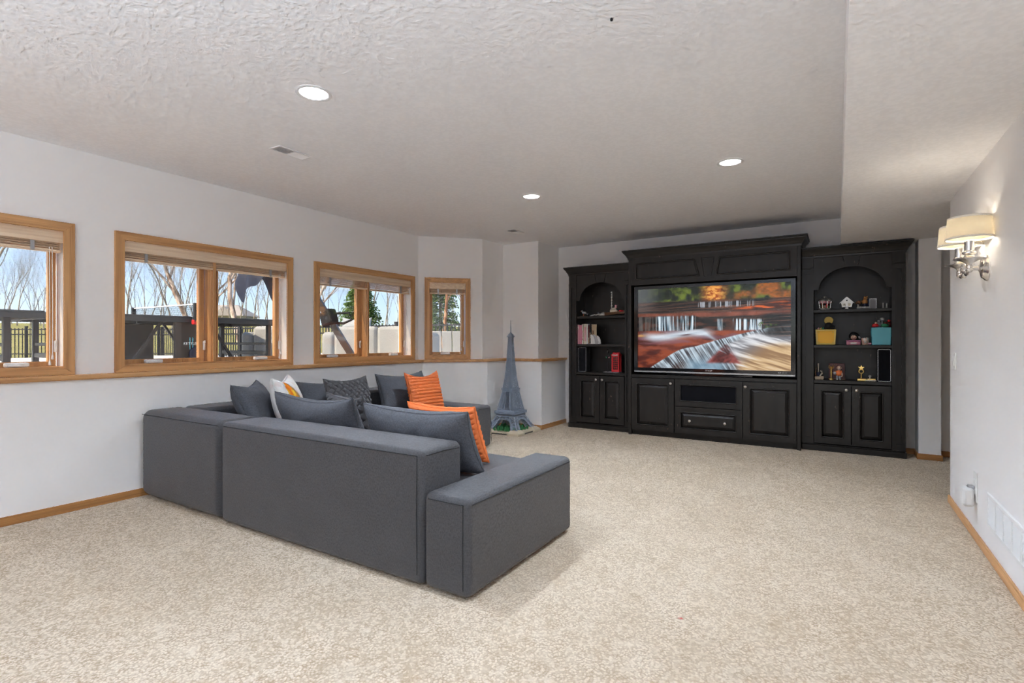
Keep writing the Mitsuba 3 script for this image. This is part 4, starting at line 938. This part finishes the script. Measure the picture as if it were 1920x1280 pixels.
for i, (x, h) in enumerate(((.395, .050), (.425, .046))):
    k = thing('silver_bell', ['tiny silver bell ornament, left of two at the end of the top shelf', 'tiny silver star ornament, right of two at the end of the top shelf'][i], 'ornament')
    put('body', move(lathe([(.012, 0), (.012, .010), (.006, .022), (.010, .030), (.004, h)], 12), x, 6.50, Z1), 'mat_silver', k, True)
    put('tip', ball(x, 6.50, Z1 + h, .007, 1), 'mat_white', k)

# right bookcase, middle shelf
k = thing('yellow_box', 'bright yellow toy box with raised corners on the middle shelf of the right bookcase', 'box')
y0, y1 = 6.44, 6.58
v = np.array([(x, y, z) for z, i in ((Z2 + .001, .008), (Z2 + .162, 0)) for x in (-.196 + i, -.012 - i) for y in (y0 + i, y1 - i)])
put('body', trimesh.convex.convex_hull(v), 'mat_yellow', k)
put('edge_frame', join(*[bar((x0, y0 - .001, Z2 + .004), (x1, y0 - .002, Z2 + .160), .016, .010) for x0, x1 in ((-.182, -.190), (-.026, -.018))], bx(-.192, -.016, y0 - .006, y0 + .006, Z2 + .146, Z2 + .163, .002), bx(-.184, -.024, y0 + .000, y0 + .010, Z2 + .001, Z2 + .016, .002)), 'mat_mustard', k)
for x in (-.166, -.042):
    for z in (.026, .132): put('stud', move(rot(lathe([(.007, 0), (.007, .004), (.004, .006)], 10), (1, 0, 0), 90), x, y0 + .004, Z2 + z), 'mat_mustard', k)
ZB = Z2 + .1635
k = thing('gold_disc_ornament', 'gold disc with a black figure on top of the yellow box', 'ornament')
put('disc', move(rot(lathe([(.040, 0), (.042, .004), (.040, .008)], 32), (1, 0, 0), 80), -.078, 6.520, ZB + .095), 'mat_mustard', k, 40)
put('figure', join(ball(-.080, 6.495, ZB + .040, .036, 2, (1, .8, 1)), ball(-.052, 6.50, ZB + .024, .028, 2, (1.1, .8, .85)), ball(-.098, 6.49, ZB + .022, .024, 2, (.9, .8, .9))), 'mat_black_matte', k, True)
for i, (x, c, lab) in enumerate(((-.172, 'mat_rose', 'tiny pink trinket on the left edge of the yellow box'), (-.150, 'mat_mustard', 'tiny tan trinket on the yellow box'), (-.128, 'mat_green', 'tiny green trinket on the yellow box'))):
    solo('trinket', join(ball(x, 6.462, ZB + .008, .009, 1, (1.1, 1, .9)), ball(x + .003, 6.460, ZB + .018, .005, 1)), c, lab, 'trinket')
k = thing('pink_box', 'low shiny pink box under the dark-haired doll on the middle shelf of the right bookcase', 'box')
put('body', rbox(.080, .203, 6.45, 6.55, Z2, Z2 + .036, .006, 3), 'mat_pink', k, True); put('lid', rbox(.077, .206, 6.447, 6.553, Z2 + .034, Z2 + .051, .006, 3), 'mat_purple', k, True); put('label', bx(.115, .170, 6.4485, 6.4505, Z2 + .008, Z2 + .028), 'mat_paper', k)
k = thing('doll_head', 'round dark-haired doll sitting on the pink box', 'doll')
put('face', ball(.145, 6.492, Z2 + .082, .030, 3), 'mat_skin', k, True)
hm = ball(.147, 6.505, Z2 + .0925, .041, 3, (1.1, .9, 1)); put('hair', hm, 'mat_black_gloss', k, True)
put('bow', join(ball(.190, 6.48, Z2 + .082, .010, 1), ball(.198, 6.48, Z2 + .072, .008, 1)), 'mat_grey', k)
for s in (-1, 1): put('eye', ball(.145 + s * .010, 6.4635, Z2 + .080, .0035, 1), 'mat_black_matte', k)
k = thing('pink_cup', 'small pink and white figured cup between the doll and the turquoise box', 'cup')
put('body', move(lathe([(.026, 0), (.030, .010), (.034, .070), (.031, .072), (.028, .060), (.026, .02), (.0, .015)], 20, False), .243, 6.49, Z2), 'mat_skin', k, True)
put('figures', join(ball(.236, 6.462, Z2 + .058, .013, 2, (1, .7, 1.4)), ball(.258, 6.466, Z2 + .062, .012, 2, (1, .7, 1.3)), ball(.244, 6.458, Z2 + .030, .012, 2)), 'mat_white', k, True)
solo('pebble', ball(.282, 6.462, Z2 + .0125, .014, 2, (1.2, 1, .9)), 'mat_rose', 'small rounded pinkish stone beside the turquoise box', 'stone', smooth=True)
k = thing('turquoise_box', 'turquoise gift box with a cross seam on the middle shelf of the right bookcase', 'box')
put('body', rbox(.298, .456, 6.44, 6.58, Z2, Z2 + .092, .005, 3), 'mat_teal', k, True); put('lid', rbox(.295, .4585, 6.436, 6.584, Z2 + .091, Z2 + .178, .006, 3), 'mat_teal', k, True)
put('ribbon', join(bx(.373, .381, 6.4345, 6.437, Z2 + .002, Z2 + .176), bx(.296, .4575, 6.4345, 6.4365, Z2 + .086, Z2 + .096)), 'mat_teal', k)
ZT = Z2 + .179
for x, y, r, s, c, lab in ((.328, 6.475, .024, (1.2, 1, .85), 'mat_red', 'red toy at the left on the turquoise box'), (.356, 6.515, .026, (1, 1, 1.2), 'mat_grey', 'grey round toy behind the red toy on the turquoise box'),
                           (.408, 6.470, .026, (1.35, 1, .75), 'mat_green', 'green cap-shaped toy on the turquoise box'), (.440, 6.530, .028, (1, 1, 1.1), 'mat_darkred', 'dark red toy at the right on the turquoise box')):
    k = thing('toy', lab, 'toy')
    put('body', ball(x, y, ZT + r * s[2], r, 2, s), c, k, True)
    put('head', ball(x + .004, y - .004, ZT + 2 * r * s[2] + .004, r * .48, 2), {'mat_red': 'mat_skin', 'mat_grey': 'mat_grey', 'mat_green': 'mat_darkred', 'mat_darkred': 'mat_red'}[c], k, True)
k = thing('white_toy', 'white round-headed toy between the green and dark red toys on the turquoise box', 'toy')
put('stick', cyl(.388, 6.53, ZT, ZT + .07, .006, 10), 'mat_white', k); put('head', ball(.388, 6.53, ZT + .084, .019, 2), 'mat_white', k, True)

# right bookcase, lowest open shelf
k = thing('hand_trophy', 'small trophy with a raised stick and curled hands on a tan block', 'trophy')
put('block', join(bx(-.206, -.150, 6.465, 6.535, Z3, Z3 + .032, .003), bx(-.152, -.124, 6.47, 6.53, Z3, Z3 + .036, .003)), 'mat_tan', k)
put('stick', tube([(-.174, 6.50, Z3 + .05), (-.172, 6.50, Z3 + .17)], [.005, .006], 10), 'mat_cream', k, True)
put('ball', ball(-.173, 6.50, Z3 + .056, .020, 2, (1, 1, 1.15)), 'mat_navy', k, True)
put('hand', tube([(-.158, 6.49, Z3 + .034), (-.150, 6.49, Z3 + .050), (-.136, 6.49, Z3 + .070), (-.140, 6.49, Z3 + .086), (-.156, 6.49, Z3 + .092)], [.006, .008, .009, .008, .005], 10), 'mat_cream', k, True)
put('arm', tube([(-.196, 6.50, Z3 + .034), (-.200, 6.50, Z3 + .07), (-.192, 6.50, Z3 + .125)], [.007, .007, .004], 10), 'mat_brown', k, True)
k = thing('award_plaque', 'dark wooden plaque standing behind the gold column trophy and the orange-shirted figure', 'plaque')
put('board', bx(-.078, .068, 6.545, 6.560, Z3 + .010, Z3 + .172, .003), 'mat_darkred', k); put('base', bx(-.084, .074, 6.530, 6.580, Z3, Z3 + .011, .003), 'mat_brown', k)
put('gold_star', join(*[ball(-.060 + .018 * i, 6.544, Z3 + .155, .003, 1) for i in range(4)]), 'mat_gold', k, kind='stuff')
k = thing('column_trophy', 'slender gold column trophy in front of the dark plaque', 'trophy')
put('column', move(lathe([(.022, 0), (.022, .014), (.010, .018), (.006, .03), (.009, .04), (.007, .06), (.011, .075), (.007, .082), (.008, .10), (.012, .106), (.006, .112), (.012, .122), (.018, .138), (.016, .140), (.0, .128)], 20, False), -.055, 6.495, Z3), 'mat_gold', k, True)
for s in (-1, 1): put('handle', tube([(-.055 + s * .010, 6.495, Z3 + .118), (-.055 + s * .024, 6.495, Z3 + .130), (-.055 + s * .022, 6.495, Z3 + .146), (-.055 + s * .012, 6.495, Z3 + .150)], .0025, 6), 'mat_gold', k, True)
k = thing('bowler_figurine', 'figurine of a bald man in an orange shirt holding a white ball', 'figurine')
fx, fy = .012, 6.495
put('shirt', join(ball(fx, fy, Z3 + .072, .026, 3, (1, .8, 1.3)), ball(fx + .022, fy, Z3 + .085, .012, 2, (.8, .9, 1.4)), ball(fx - .022, fy - .006, Z3 + .082, .011, 2, (1.1, .9, 1.1))), 'mat_orange', k, True)
put('head', join(ball(fx + .004, fy - .002, Z3 + .126, .022, 3, (.95, .95, 1.1)), ball(fx + .004, fy - .024, Z3 + .122, .004, 1), ball(fx - .017, fy, Z3 + .124, .005, 1), ball(fx + .025, fy, Z3 + .124, .005, 1)), 'mat_skin', k, True)
for s in (-1, 1): put('eye', ball(fx + .004 + s * .008, fy - .0215, Z3 + .130, .0028, 1), 'mat_black_matte', k)
put('moustache', ball(fx + .004, fy - .0225, Z3 + .114, .006, 1, (1.4, .5, .6)), 'mat_grey', k)
for s in (-1, 1):
    put('leg', tube([(fx + s * .011, fy, Z3 + .045), (fx + s * .013, fy, Z3 + .012)], [.013, .010], 10), 'mat_grey', k, True); put('shoe', ball(fx + s * .013, fy - .006, Z3 + .007, .010, 2, (.9, 1.3, .65)), 'mat_paper', k, True)
put('arm', tube([(fx + .028, fy - .002, Z3 + .078), (fx + .031, fy - .004, Z3 + .052), (fx + .028, fy - .008, Z3 + .030)], [.007, .006, .006], 8), 'mat_skin', k, True)
put('ball', ball(fx - .036, fy - .014, Z3 + .074, .016, 2), 'mat_white', k, True); put('forearm', tube([(fx - .026, fy - .006, Z3 + .080), (fx - .034, fy - .010, Z3 + .066)], [.007, .006], 8), 'mat_skin', k, True)
k = thing('star_trophy', 'small gold trophy topped with a star on the lowest open shelf of the right bookcase', 'trophy')
sx, sy = .210, 6.49
put('base', bx(sx - .036, sx + .046, sy - .022, sy + .022, Z3, Z3 + .022, .003), 'mat_gold', k)
put('stem', move(lathe([(.010, .022), (.006, .03), (.005, .05), (.008, .066), (.006, .074)], 14), sx, sy, Z3), 'mat_gold', k, True)
put('ring', move(rot(trimesh.creation.torus(.020, .007, 28, 10), (1, 0, 0), 90), sx, sy, Z3 + .096), 'mat_gold', k, True)
st = Polygon([((.032 if i % 2 == 0 else .012) * math.sin(i * PI / 5), (.032 if i % 2 == 0 else .012) * math.cos(i * PI / 5)) for i in range(10)])
put('star', move(stand(ext(st, -.004, .004), 0), sx, sy, Z3 + .132), 'mat_gold', k)
k = thing('gold_plaque', 'flat gold and silver desk plaque with a small figure beside the right speaker', 'plaque')
put('plate', bx(.240, .335, 6.44, 6.482, Z3, Z3 + .012, .003), 'mat_cream', k); put('bar', bx(.262, .332, 6.484, 6.510, Z3, Z3 + .024, .003), 'mat_gold', k)
put('figure', join(cyl(.283, 6.497, Z3 + .024, Z3 + .040, .005, 8), ball(.283, 6.497, Z3 + .048, .012, 2, (1.2, .8, .9))), 'mat_paper', k, True)
# ------------------------------------------------------------------ outside: patio, terrain
GZ, PZ = .45, .70
diffuse('mat_patio', (.62, .61, .59))
mat('mat_grass', {'type': 'diffuse', 'reflectance': proc(lambda p, n, uv: mix((.17, .19, .06), (.40, .36, .17), fbm(p.x * .35, p.y * .35, 1.0, 4) * .7 + .3 * noise(p.x * 9, p.y * 9)))})
struct('patio', bx(-19, -4.741, -30, 13.5, -.1, PZ), 'mat_patio', 'bright concrete patio')
struct('patio_lower', bx(-4.741, 14, -24, FRONT - .15, -.3, -.04), 'mat_patio')
xs, ys = np.linspace(-170, -4.75, 60), np.linspace(-120, 200, 90)
A, B = np.meshgrid(xs, ys, indexing='ij')
D_ = np.clip(-A * .62 + B * .55 - 17, 0, None)
H_ = GZ + 5.2 * (1 - np.exp(-(D_ / 62) ** 1.5)) + .5 * (meshkit.fbm(np.stack([A * .04, B * .04, A * 0], -1), 3) - .5) * np.clip(D_ / 30, 0, 1)
idx = np.arange(A.size).reshape(A.shape)
q = np.stack([idx[:-1, :-1], idx[1:, :-1], idx[1:, 1:], idx[:-1, 1:]], -1).reshape(-1, 4)
def ground_z(x, y):
    d = max(-x * .62 + y * .55 - 17, 0); return GZ + 5.2 * (1 - math.exp(-(d / 62) ** 1.5)) - .3
struct('ground', trimesh.Trimesh(np.stack([A, B, H_], -1).reshape(-1, 3), np.vstack([q[:, [0, 1, 2]], q[:, [0, 2, 3]]]), process=False), 'mat_grass', 'rising field of dry grass', smooth=True)

# table tennis tables on the patio
princ('mat_table', (.035, .042, .048), .4); princ('mat_dark_steel', (.022, .022, .024), .35, spec=.5); princ('mat_dark_panel', (.040, .032, .028), .5)
def tennis_table(x, yc, label, lettering):
    k = thing('tennis_table', label, 'table'); zt = PZ + .76; xw = x - 1.525
    for s in (-1, 1):
        a, b = sorted((yc + s * .01, yc + s * 1.37))
        t = put('table_half', bx(xw, x, a, b, zt - .022, zt, .003), 'mat_table', k)
        put('apron', join(bx(x - .020, x, a, b, zt - .075, zt - .02, .003), bx(xw, xw + .020, a, b, zt - .075, zt - .02, .003), bx(xw, x, yc + s * 1.35, yc + s * 1.37, zt - .075, zt - .02, .003)), 'mat_table', t)
        for xx in (x - .16, xw + .16):
            put('leg', bx(xx - .028, xx + .028, yc + s * 1.12 - .028, yc + s * 1.12 + .028, PZ + .02, zt - .03, .004), 'mat_dark_steel', k)
            put('foot', bx(xx - .04, xx + .04, yc + s * 1.12 - .04, yc + s * 1.12 + .04, PZ, PZ + .025, .004), 'mat_black_matte', k)
            put('brace', bar((xx, yc + s * .28, zt - .06), (xx, yc + s * .70, PZ + .05), .030), 'mat_dark_steel', k)
        put('crossbar', bx(xw + .14, x - .14, yc + s * 1.12 - .022, yc + s * 1.12 + .022, zt - .50, zt - .445, .004), 'mat_dark_steel', k)
        put('crossbar', bx(xw + .14, x - .14, yc + s * 1.12 - .016, yc + s * 1.12 + .016, zt - .36, zt - .325, .004), 'mat_dark_steel', k)
    for xx in (x - .07, xw + .07):
        p = put('centre_panel', rbox(xx - .03, xx + .03, yc - .19, yc + .19, PZ + .03, zt - .06, .02, 3), 'mat_dark_panel', k, 40)
        if xx > x - .1:
            put('wheel', move(rot(lathe([(.03, -.02), (.085, -.018), (.098, -.010), (.098, .010), (.085, .018), (.03, .02)], 28), (0, 1, 0), 90), xx + .055, yc + .06, PZ + .29), 'mat_navy', k, 40)
            if lettering:
                t_ = meshkit.text_mesh('KETTLER', .031, .002, bold=True); t_.apply_translation((-t_.bounds[:, 0].mean(), 0, 0))
                v = t_.vertices.copy(); t_.vertices = np.stack([xx + .0305 + v[:, 2], yc + v[:, 0] * .98, PZ + .41 + v[:, 1]], 1)
                put('lettering', t_, 'mat_white', p)
                put('stripe', join(bx(xx + .030, xx + .032, yc - .022, yc - .012, PZ + .35, PZ + .50), bx(xx + .030, xx + .032, yc + .012, yc + .022, PZ + .35, PZ + .50)), 'mat_teal', p)
    for xx in (x + .06, xw - .06): put('net_post', bx(xx - .02, xx + .02, yc - .025, yc + .025, zt - .07, zt + .165, .004), 'mat_dark_steel', k)
    put('net_clamp', rbox(x + .02, x + .08, yc - .03, yc + .03, zt - .10, zt - .04, .01, 2), 'mat_red', k, True)
    n = put('net', join([bar((xx, yc, zt + .008), (xx, yc, zt + .15), .0022) for xx in np.linspace(xw - .04, x + .04, 66)], [bar((xw - .04, yc, zz), (x + .04, yc, zz), .0022) for zz in np.linspace(zt + .01, zt + .14, 6)]), 'mat_dark_steel', k, kind='stuff')
    put('net_tape', bx(xw - .06, x + .06, yc - .004, yc + .004, zt + .145, zt + .160), 'mat_white', n)
tennis_table(-6.80, 3.42, 'dark table tennis table with a net on the patio, behind the wide double window', True)
tennis_table(-6.80, .62, 'dark table tennis table seen through the window at the left edge', False)

# outdoor seating
mat('mat_outdoor', {'type': 'diffuse', 'reflectance': proc(lambda p, n, uv: mi.Color3f(.40, .41, .405) * (.9 + .2 * noise(p.x * 160, p.y * 160, p.z * 160)))})
princ('mat_outdoor_pillow', (.42, .46, .48), .9)
def outdoor(M, w, n, label, cat, pill, name):
    """back along local x at y = 0, seat towards +y"""
    k = thing(name, label, cat)
    P = lambda nm, m, mt='mat_outdoor', sm=True: put(nm, xf(m, M), mt, k, sm)
    for i in range(n):
        a, b = w * i / n, w * (i + 1) / n
        P('back_section', rbox(a + .006, b - .006, 0, .22, .10, .69, .05, 4, 4, puff(.012)))
        P('seat_cushion', rbox(a + .006, b - .006, .20, .85, .28, .46, .05, 4, 4, puff(.012)))
    P('arm', rbox(-.20, 0, 0, .88, .10, .60, .06, 4, 4, puff(.01))); P('arm', rbox(w, w + .20, 0, .88, .10, .60, .06, 4, 4, puff(.01)))
    P('base', bx(-.18, w + .18, .03, .84, .03, .12, .01), 'mat_dark_steel', False)
    if pill: P('back_pillow', xf(pillow_mesh(.5, .42, .16, 16), trimesh.transformations.translation_matrix((.28, .34, .44))), 'mat_outdoor_pillow')
    for x in (-.14, w + .14):
        for y in (.08, .80): P('foot', bx(x - .03, x + .03, y - .03, y + .03, 0, .04, .004), 'mat_dark_steel', False)
def M2(x, y, deg): return trimesh.transformations.translation_matrix((x, y, PZ)) @ trimesh.transformations.rotation_matrix(math.radians(deg), (0, 0, 1))
outdoor(M2(-6.95, 5.68, 32), 1.40, 2, 'long pale grey outdoor sofa behind the double window by the diagonal wall', 'sofa', True, 'outdoor_sofa')
outdoor(M2(-8.02, 4.95, 30), .52, 1, 'pale grey outdoor armchair behind the table tennis table', 'armchair', False, 'outdoor_armchair')
k = thing('outdoor_lounge_chair', 'pale slatted outdoor chair behind the narrow diagonal window', 'chair')
M = M2(-6.60, 8.02, 32)
for i in range(4):
    put('back_slat', xf(rot(bx(-.40 + i * .20, -.215 + i * .20, -.018, .018, .10, .66, .004), (1, 0, 0), 12, (0, 0, .12)), M), 'mat_outdoor', k)
put('seat', xf(bx(-.38, .38, .02, .60, .26, .30, .006), M), 'mat_outdoor', k)
for s in (-1, 1):
    put('armrest', xf(bx(s * .46 - .06, s * .46 + .06, -.02, .66, .44, .475, .006), M), 'mat_outdoor', k)
    for y in (.02, .58): put('leg', xf(bx(s * .44 - .035, s * .44 + .035, y - .035, y + .035, 0, .445, .005), M), 'mat_outdoor', k)

# cantilever umbrella, folded
princ('mat_bronze', (.060, .042, .032), .4, metal=.3); mat('mat_navy_cloth', {'type': 'principled', 'base_color': rgb(.018, .026, .052), 'roughness': .8, 'specular': .3})
k = thing('cantilever_umbrella', 'folded navy umbrella on a leaning bronze pole on the patio', 'umbrella')
b0, b1 = np.array((-5.27, 4.73, PZ + .09)), np.array((-6.30, 4.06, 2.80))
put('pole', bar(b0, b1, .075), 'mat_bronze', k)
put('base', bx(-5.62, -4.95, 4.45, 5.05, PZ, PZ + .09, .01), 'mat_black_matte', k)
c = b0 + (b1 - b0) * .33
put('crank_box', xf(rbox(-.10, .10, -.07, .07, -.10, .10, .03, 3), trimesh.transformations.translation_matrix(c) @ trimesh.transformations.rotation_matrix(math.radians(-22), (0, 1, 0))), 'mat_black_matte', k, 40)
put('crank_handle', tube([c + (.08, .05, .06), c + (.22, .14, .07), c + (.25, .16, -.02), c + (.16, .10, -.07), c + (.08, .05, -.06)], .016, 8), 'mat_black_matte', k, True)
def drape(cx, cy, z0, z1, r0, r1, n=11, amp=.35, seed=1):
    """hanging folded cloth: pleated, its hem in points"""
    rg = np.random.default_rng(seed); a = np.linspace(0, 2 * PI, 89)[:-1]; rows = []
    for t in np.linspace(0, 1, 14):
        pl = 1 + amp * (1 - .4 * t) * np.cos(n * a) * .6 + .15 * np.cos(3 * a + 1)
        r = (r0 + (r1 - r0) * t ** .8) * pl
        z = z0 + (z1 - z0) * t + (1 - t) ** 3 * .17 * np.cos(2 * a + .2) + (1 - t) ** 3 * .06 * np.cos(n * a)
        rows.append(np.stack([cx + r * np.cos(a), cy + r * np.sin(a), z], 1))
    m = len(a); v = np.vstack(rows); f = [(i * m + j, i * m + (j + 1) % m, (i + 1) * m + (j + 1) % m, (i + 1) * m + j) for i in range(13) for j in range(m)]
    f = np.array(f); return trimesh.Trimesh(v, np.vstack([f[:, [0, 1, 2]], f[:, [0, 2, 3]]]), process=False)
put('canopy', drape(-6.36, 4.03, 1.86, 2.95, .24, .07, 5, .22), 'mat_navy_cloth', k, True)
put('arm', bar((-6.30, 4.06, 2.78), (-6.40, 3.99, 3.05), .06), 'mat_bronze', k)
solo('navy_cover', drape(-6.02, 4.30, PZ + .17, PZ + .75, .20, .03, 7, .25, 3), 'mat_navy_cloth', 'navy cloth cover standing beside the foot of the leaning umbrella pole', 'cover', smooth=True)

# iron fence: every picket a part
princ('mat_iron', (.012, .013, .014), .5)
k = thing('iron_fence', 'black iron picket fence round the patio', 'fence')
FP = [(-24.5, 3.4), (-18.6, 8.4), (-6.3, 9.62)]; FT = 1.57
pk = mikit.ply(bx(-.010, .010, -.010, .010, PZ - .2, FT, 0), 'mat_iron'); po = mikit.ply(join(bx(-.035, .035, -.035, .035, PZ - .25, FT + .04), bx(-.042, .042, -.042, .042, FT + .04, FT + .06, .005)), 'mat_iron')
for (ax_, ay_), (ex, ey) in zip(FP[:-1], FP[1:]):
    L = math.hypot(ex - ax_, ey - ay_); n = int(L / .105)
    for z in (FT - .04, FT - .20, PZ + .06): put('rail', bar((ax_, ay_, z), (ex, ey, z), .030, .035), 'mat_iron', k)
    for i in range(n + 1):
        t = i / n; x, y = ax_ + (ex - ax_) * t, ay_ + (ey - ay_) * t
        post = i % 18 == 0
        nm = numbered(k + ('__post' if post else '__picket')); scene[nm] = {**(po if post else pk), 'to_world': T().translate([x, y, 0])}

# trees
def bark(a, b): return proc(lambda p, n, uv: mix(a, b, smoothstep(.35, .65, fbm(p.x * 9, p.y * 9, p.z * 3, 3))))
mat('mat_birch', {'type': 'diffuse', 'reflectance': bark((.24, .17, .125), (.62, .50, .41))})
mat('mat_bark', {'type': 'diffuse', 'reflectance': bark((.22, .185, .155), (.44, .38, .32))})
mat('mat_red_bark', {'type': 'diffuse', 'reflectance': bark((.22, .10, .055), (.55, .32, .20))})
def limb(p, d, L, r, depth, rg, out, spread=.55, up=.15, fork=3, nseg=4, taper=.62, sides=None):
    pts, rad = [p.copy()], [r]
    for i in range(nseg):
        d = d + rg.normal(0, .10, 3) + np.array([0, 0, up * .25]); d /= np.linalg.norm(d)
        p = p + d * L / nseg; pts.append(p.copy()); rad.append(r * (1 - (1 - taper) * (i + 1) / nseg))
    out.append(tube(pts, rad, sides or (7 if r > .05 else 4 if r > .012 else 3)))
    if depth == 0: return
    for j in range(fork + (depth > 1)):
        t = rg.uniform(.35, 1.0) if j else 1.0
        i = min(int(t * nseg), nseg - 1); q = pts[i] + (pts[i + 1] - pts[i]) * (t * nseg - i)
        v = rg.normal(0, 1, 3); v -= d * v.dot(d); v /= np.linalg.norm(v)
        nd = d + v * rg.uniform(spread * .6, spread * 1.4) + np.array([0, 0, up]); nd /= np.linalg.norm(nd)
        limb(q, nd, L * rg.uniform(.50, .78), r * taper * (1.0 if j == 0 else .62), depth - 1, rg, out, spread, up, fork, max(3, nseg - 1), taper, sides)
def bare_tree(seed, H, r, lean=(0, 0), depth=5, **kw):
    rg = np.random.default_rng(seed); out = []
    d = np.array([lean[0], lean[1], 1.0]); d /= np.linalg.norm(d)
    limb(np.zeros(3), d, H * .42, r, depth, rg, out, **kw)
    return out[0], join(out[1:])
def tree(x, y, z, tr, m, label, group=None, cat='tree', s=1.0, rz=0):
    k = thing('bare_tree', label, cat, group)
    for nm, me in (('trunk', tr[0]), ('branches', tr[1])):
        n = numbered(k + '__' + nm); scene[n] = {**(me if isinstance(me, dict) else mikit.ply(me, m, smooth=True)), 'to_world': T().translate([x, y, z]).rotate([0, 0, 1], rz).scale(s)}
lx_ = np.array([-.849, -.528]) # towards the left of the picture
tree(-20.6, 10.9, GZ, bare_tree(11, 9.5, .105, lean=tuple(lx_ * .75)), 'mat_birch', 'leaning bare birch behind the table tennis net, leaning left')
tree(-20.9, 10.7, GZ, bare_tree(12, 9.5, .095, lean=tuple(lx_ * .05)), 'mat_birch', 'upright bare birch beside the leaning birch')
tree(-19.3, 11.6, GZ, bare_tree(15, 8.0, .125, lean=tuple(lx_ * .12), spread=.5), 'mat_birch', 'thick forked bare birch in the right pane of the wide window')
tree(-18.2, 12.6, GZ, bare_tree(16, 7.0, .10, lean=tuple(-lx_ * .35)), 'mat_birch', 'bare birch leaning right beside the umbrella cloth')
tree(-27.5, 6.2, GZ, bare_tree(21, 11, .11, lean=tuple(lx_ * .10)), 'mat_bark', 'tall bare tree in the window at the left edge')
tree(-12.6, 17.5, GZ, bare_tree(23, 8.5, .12, lean=tuple(-lx_ * .12)), 'mat_red_bark', 'reddish bare tree in front of the spruce in the narrow window')
tree(-14.6, 17.6, GZ, bare_tree(24, 9.0, .09), 'mat_red_bark', 'thin reddish bare tree at the left of the narrow window')
far = []
for s in (31, 32, 33):
    a, b = bare_tree(s, 10.5, .07, depth=5, spread=.34, up=.35, fork=3, taper=.56); far.append((mikit.ply(a, 'mat_bark', smooth=True), mikit.ply(b, 'mat_bark', smooth=True)))
rg = random.Random(8); n = 0
for i in range(84):
    px = -120 + i * 13.1 + rg.uniform(-7, 7); dep = rg.uniform(38, 75); u = (px - 960) / 980
    x, y = dep * (-.5284 + .849 * u), dep * (.849 + .5284 * u)
    tree(x, y, ground_z(x, y), far[i % 3], None, 'bare grey-brown tree in the woods beyond the fence', 'bare trees in the far woods', s=rg.uniform(.75, 1.25), rz=rg.uniform(0, 360))

mat('mat_needles', {'type': 'diffuse', 'reflectance': proc(lambda p, n, uv: mix((.08, .17, .05), (.26, .36, .13), fbm(p.x * 5, p.y * 5, p.z * 5, 3)))})
def spruce(x, y, H, R, seed, label):
    k = thing('spruce', label, 'tree'); rg = np.random.default_rng(seed); fac = []
    put('trunk', move(lathe([(.12, 0), (.02, H * .97)], 8), x, y, GZ), 'mat_bark', k)
    quads = []
    for i in range(900):
        t = rg.uniform(.02, 1) ** .85; z = H * (.04 + .95 * t); rr = R * (1 - t) ** .8 * rg.uniform(.75, 1.12) + .05; a = rg.uniform(0, 2 * PI)
        d = np.array([math.cos(a), math.sin(a), 0]); s = np.array([-d[1], d[0], 0])
        for j in range(5):
            f0 = .25 + .75 * j / 5; p = np.array([0, 0, z]) + d * rr * f0 + np.array([0, 0, -.25 * rr * f0 * f0 + .10 * rr * f0 ** 3])
            for sg in (-1, 1):
                e = p + s * sg * .16 * (1.15 - f0 * .7) * min(1, rr * 1.6) + d * .10 + np.array([0, 0, -.05 + rg.normal(0, .03)])
                quads.append((p, e, p + d * .12 + np.array([0, 0, rg.normal(.0, .02)])))
    v = np.array(quads).reshape(-1, 3) + (x, y, GZ); f = np.arange(len(v)).reshape(-1, 3)
    put('needles', trimesh.Trimesh(v, f, process=False), 'mat_needles', k, kind='stuff')
spruce(-20.4, 18.3, 4.1, 1.75, 1, 'dense green spruce centred in the double window by the diagonal wall')
spruce(-16.6, 20.0, 5.2, 1.35, 2, 'dark green spruce in the narrow diagonal window')
spruce(-13.9, 22.6, 5.2, 1.2, 3, 'dark green spruce at the right of the narrow diagonal window')
spruce(-24.5, 16.2, 1.7, .9, 4, 'small low spruce left of the dense green one')

# a far house
princ('mat_shingle', (.34, .32, .31), .8); diffuse('mat_siding', (.42, .40, .37))
k = thing('house', 'far house with a wide grey roof behind the birches', 'house')
hx, hy, hz = -84.0, 47.5, 3.2
M = trimesh.transformations.translation_matrix((hx, hy, hz)) @ trimesh.transformations.rotation_matrix(math.radians(32), (0, 0, 1))
M = M @ np.diag([.62, .62, .62, 1.0])
put('walls', xf(bx(-6, 6, -4, 4, 0, 3.4), M), 'mat_siding', k)
put('roof', xf(join(trimesh.convex.convex_hull(np.array([(x, y, 3.3) for x in (-6.5, 6.5) for y in (-4.5, 4.5)] + [(x, y, 3.1) for x in (-6.5, 6.5) for y in (-4.5, 4.5)] + [(-3.0, 0, 6.2), (3.0, 0, 6.2)])), trimesh.convex.convex_hull(np.array([(x, y, z) for x, z in ((-1, 3.2), (5, 3.2), (2, 5.6)) for y in (-5.4, -.5)]))), M), 'mat_shingle', k)
for x in (-4.2, -1.5, 1.2, 3.9): put('window', xf(bx(x - .5, x + .5, -4.06, -3.98, 1.2, 2.5), M), 'mat_black_gloss', k)
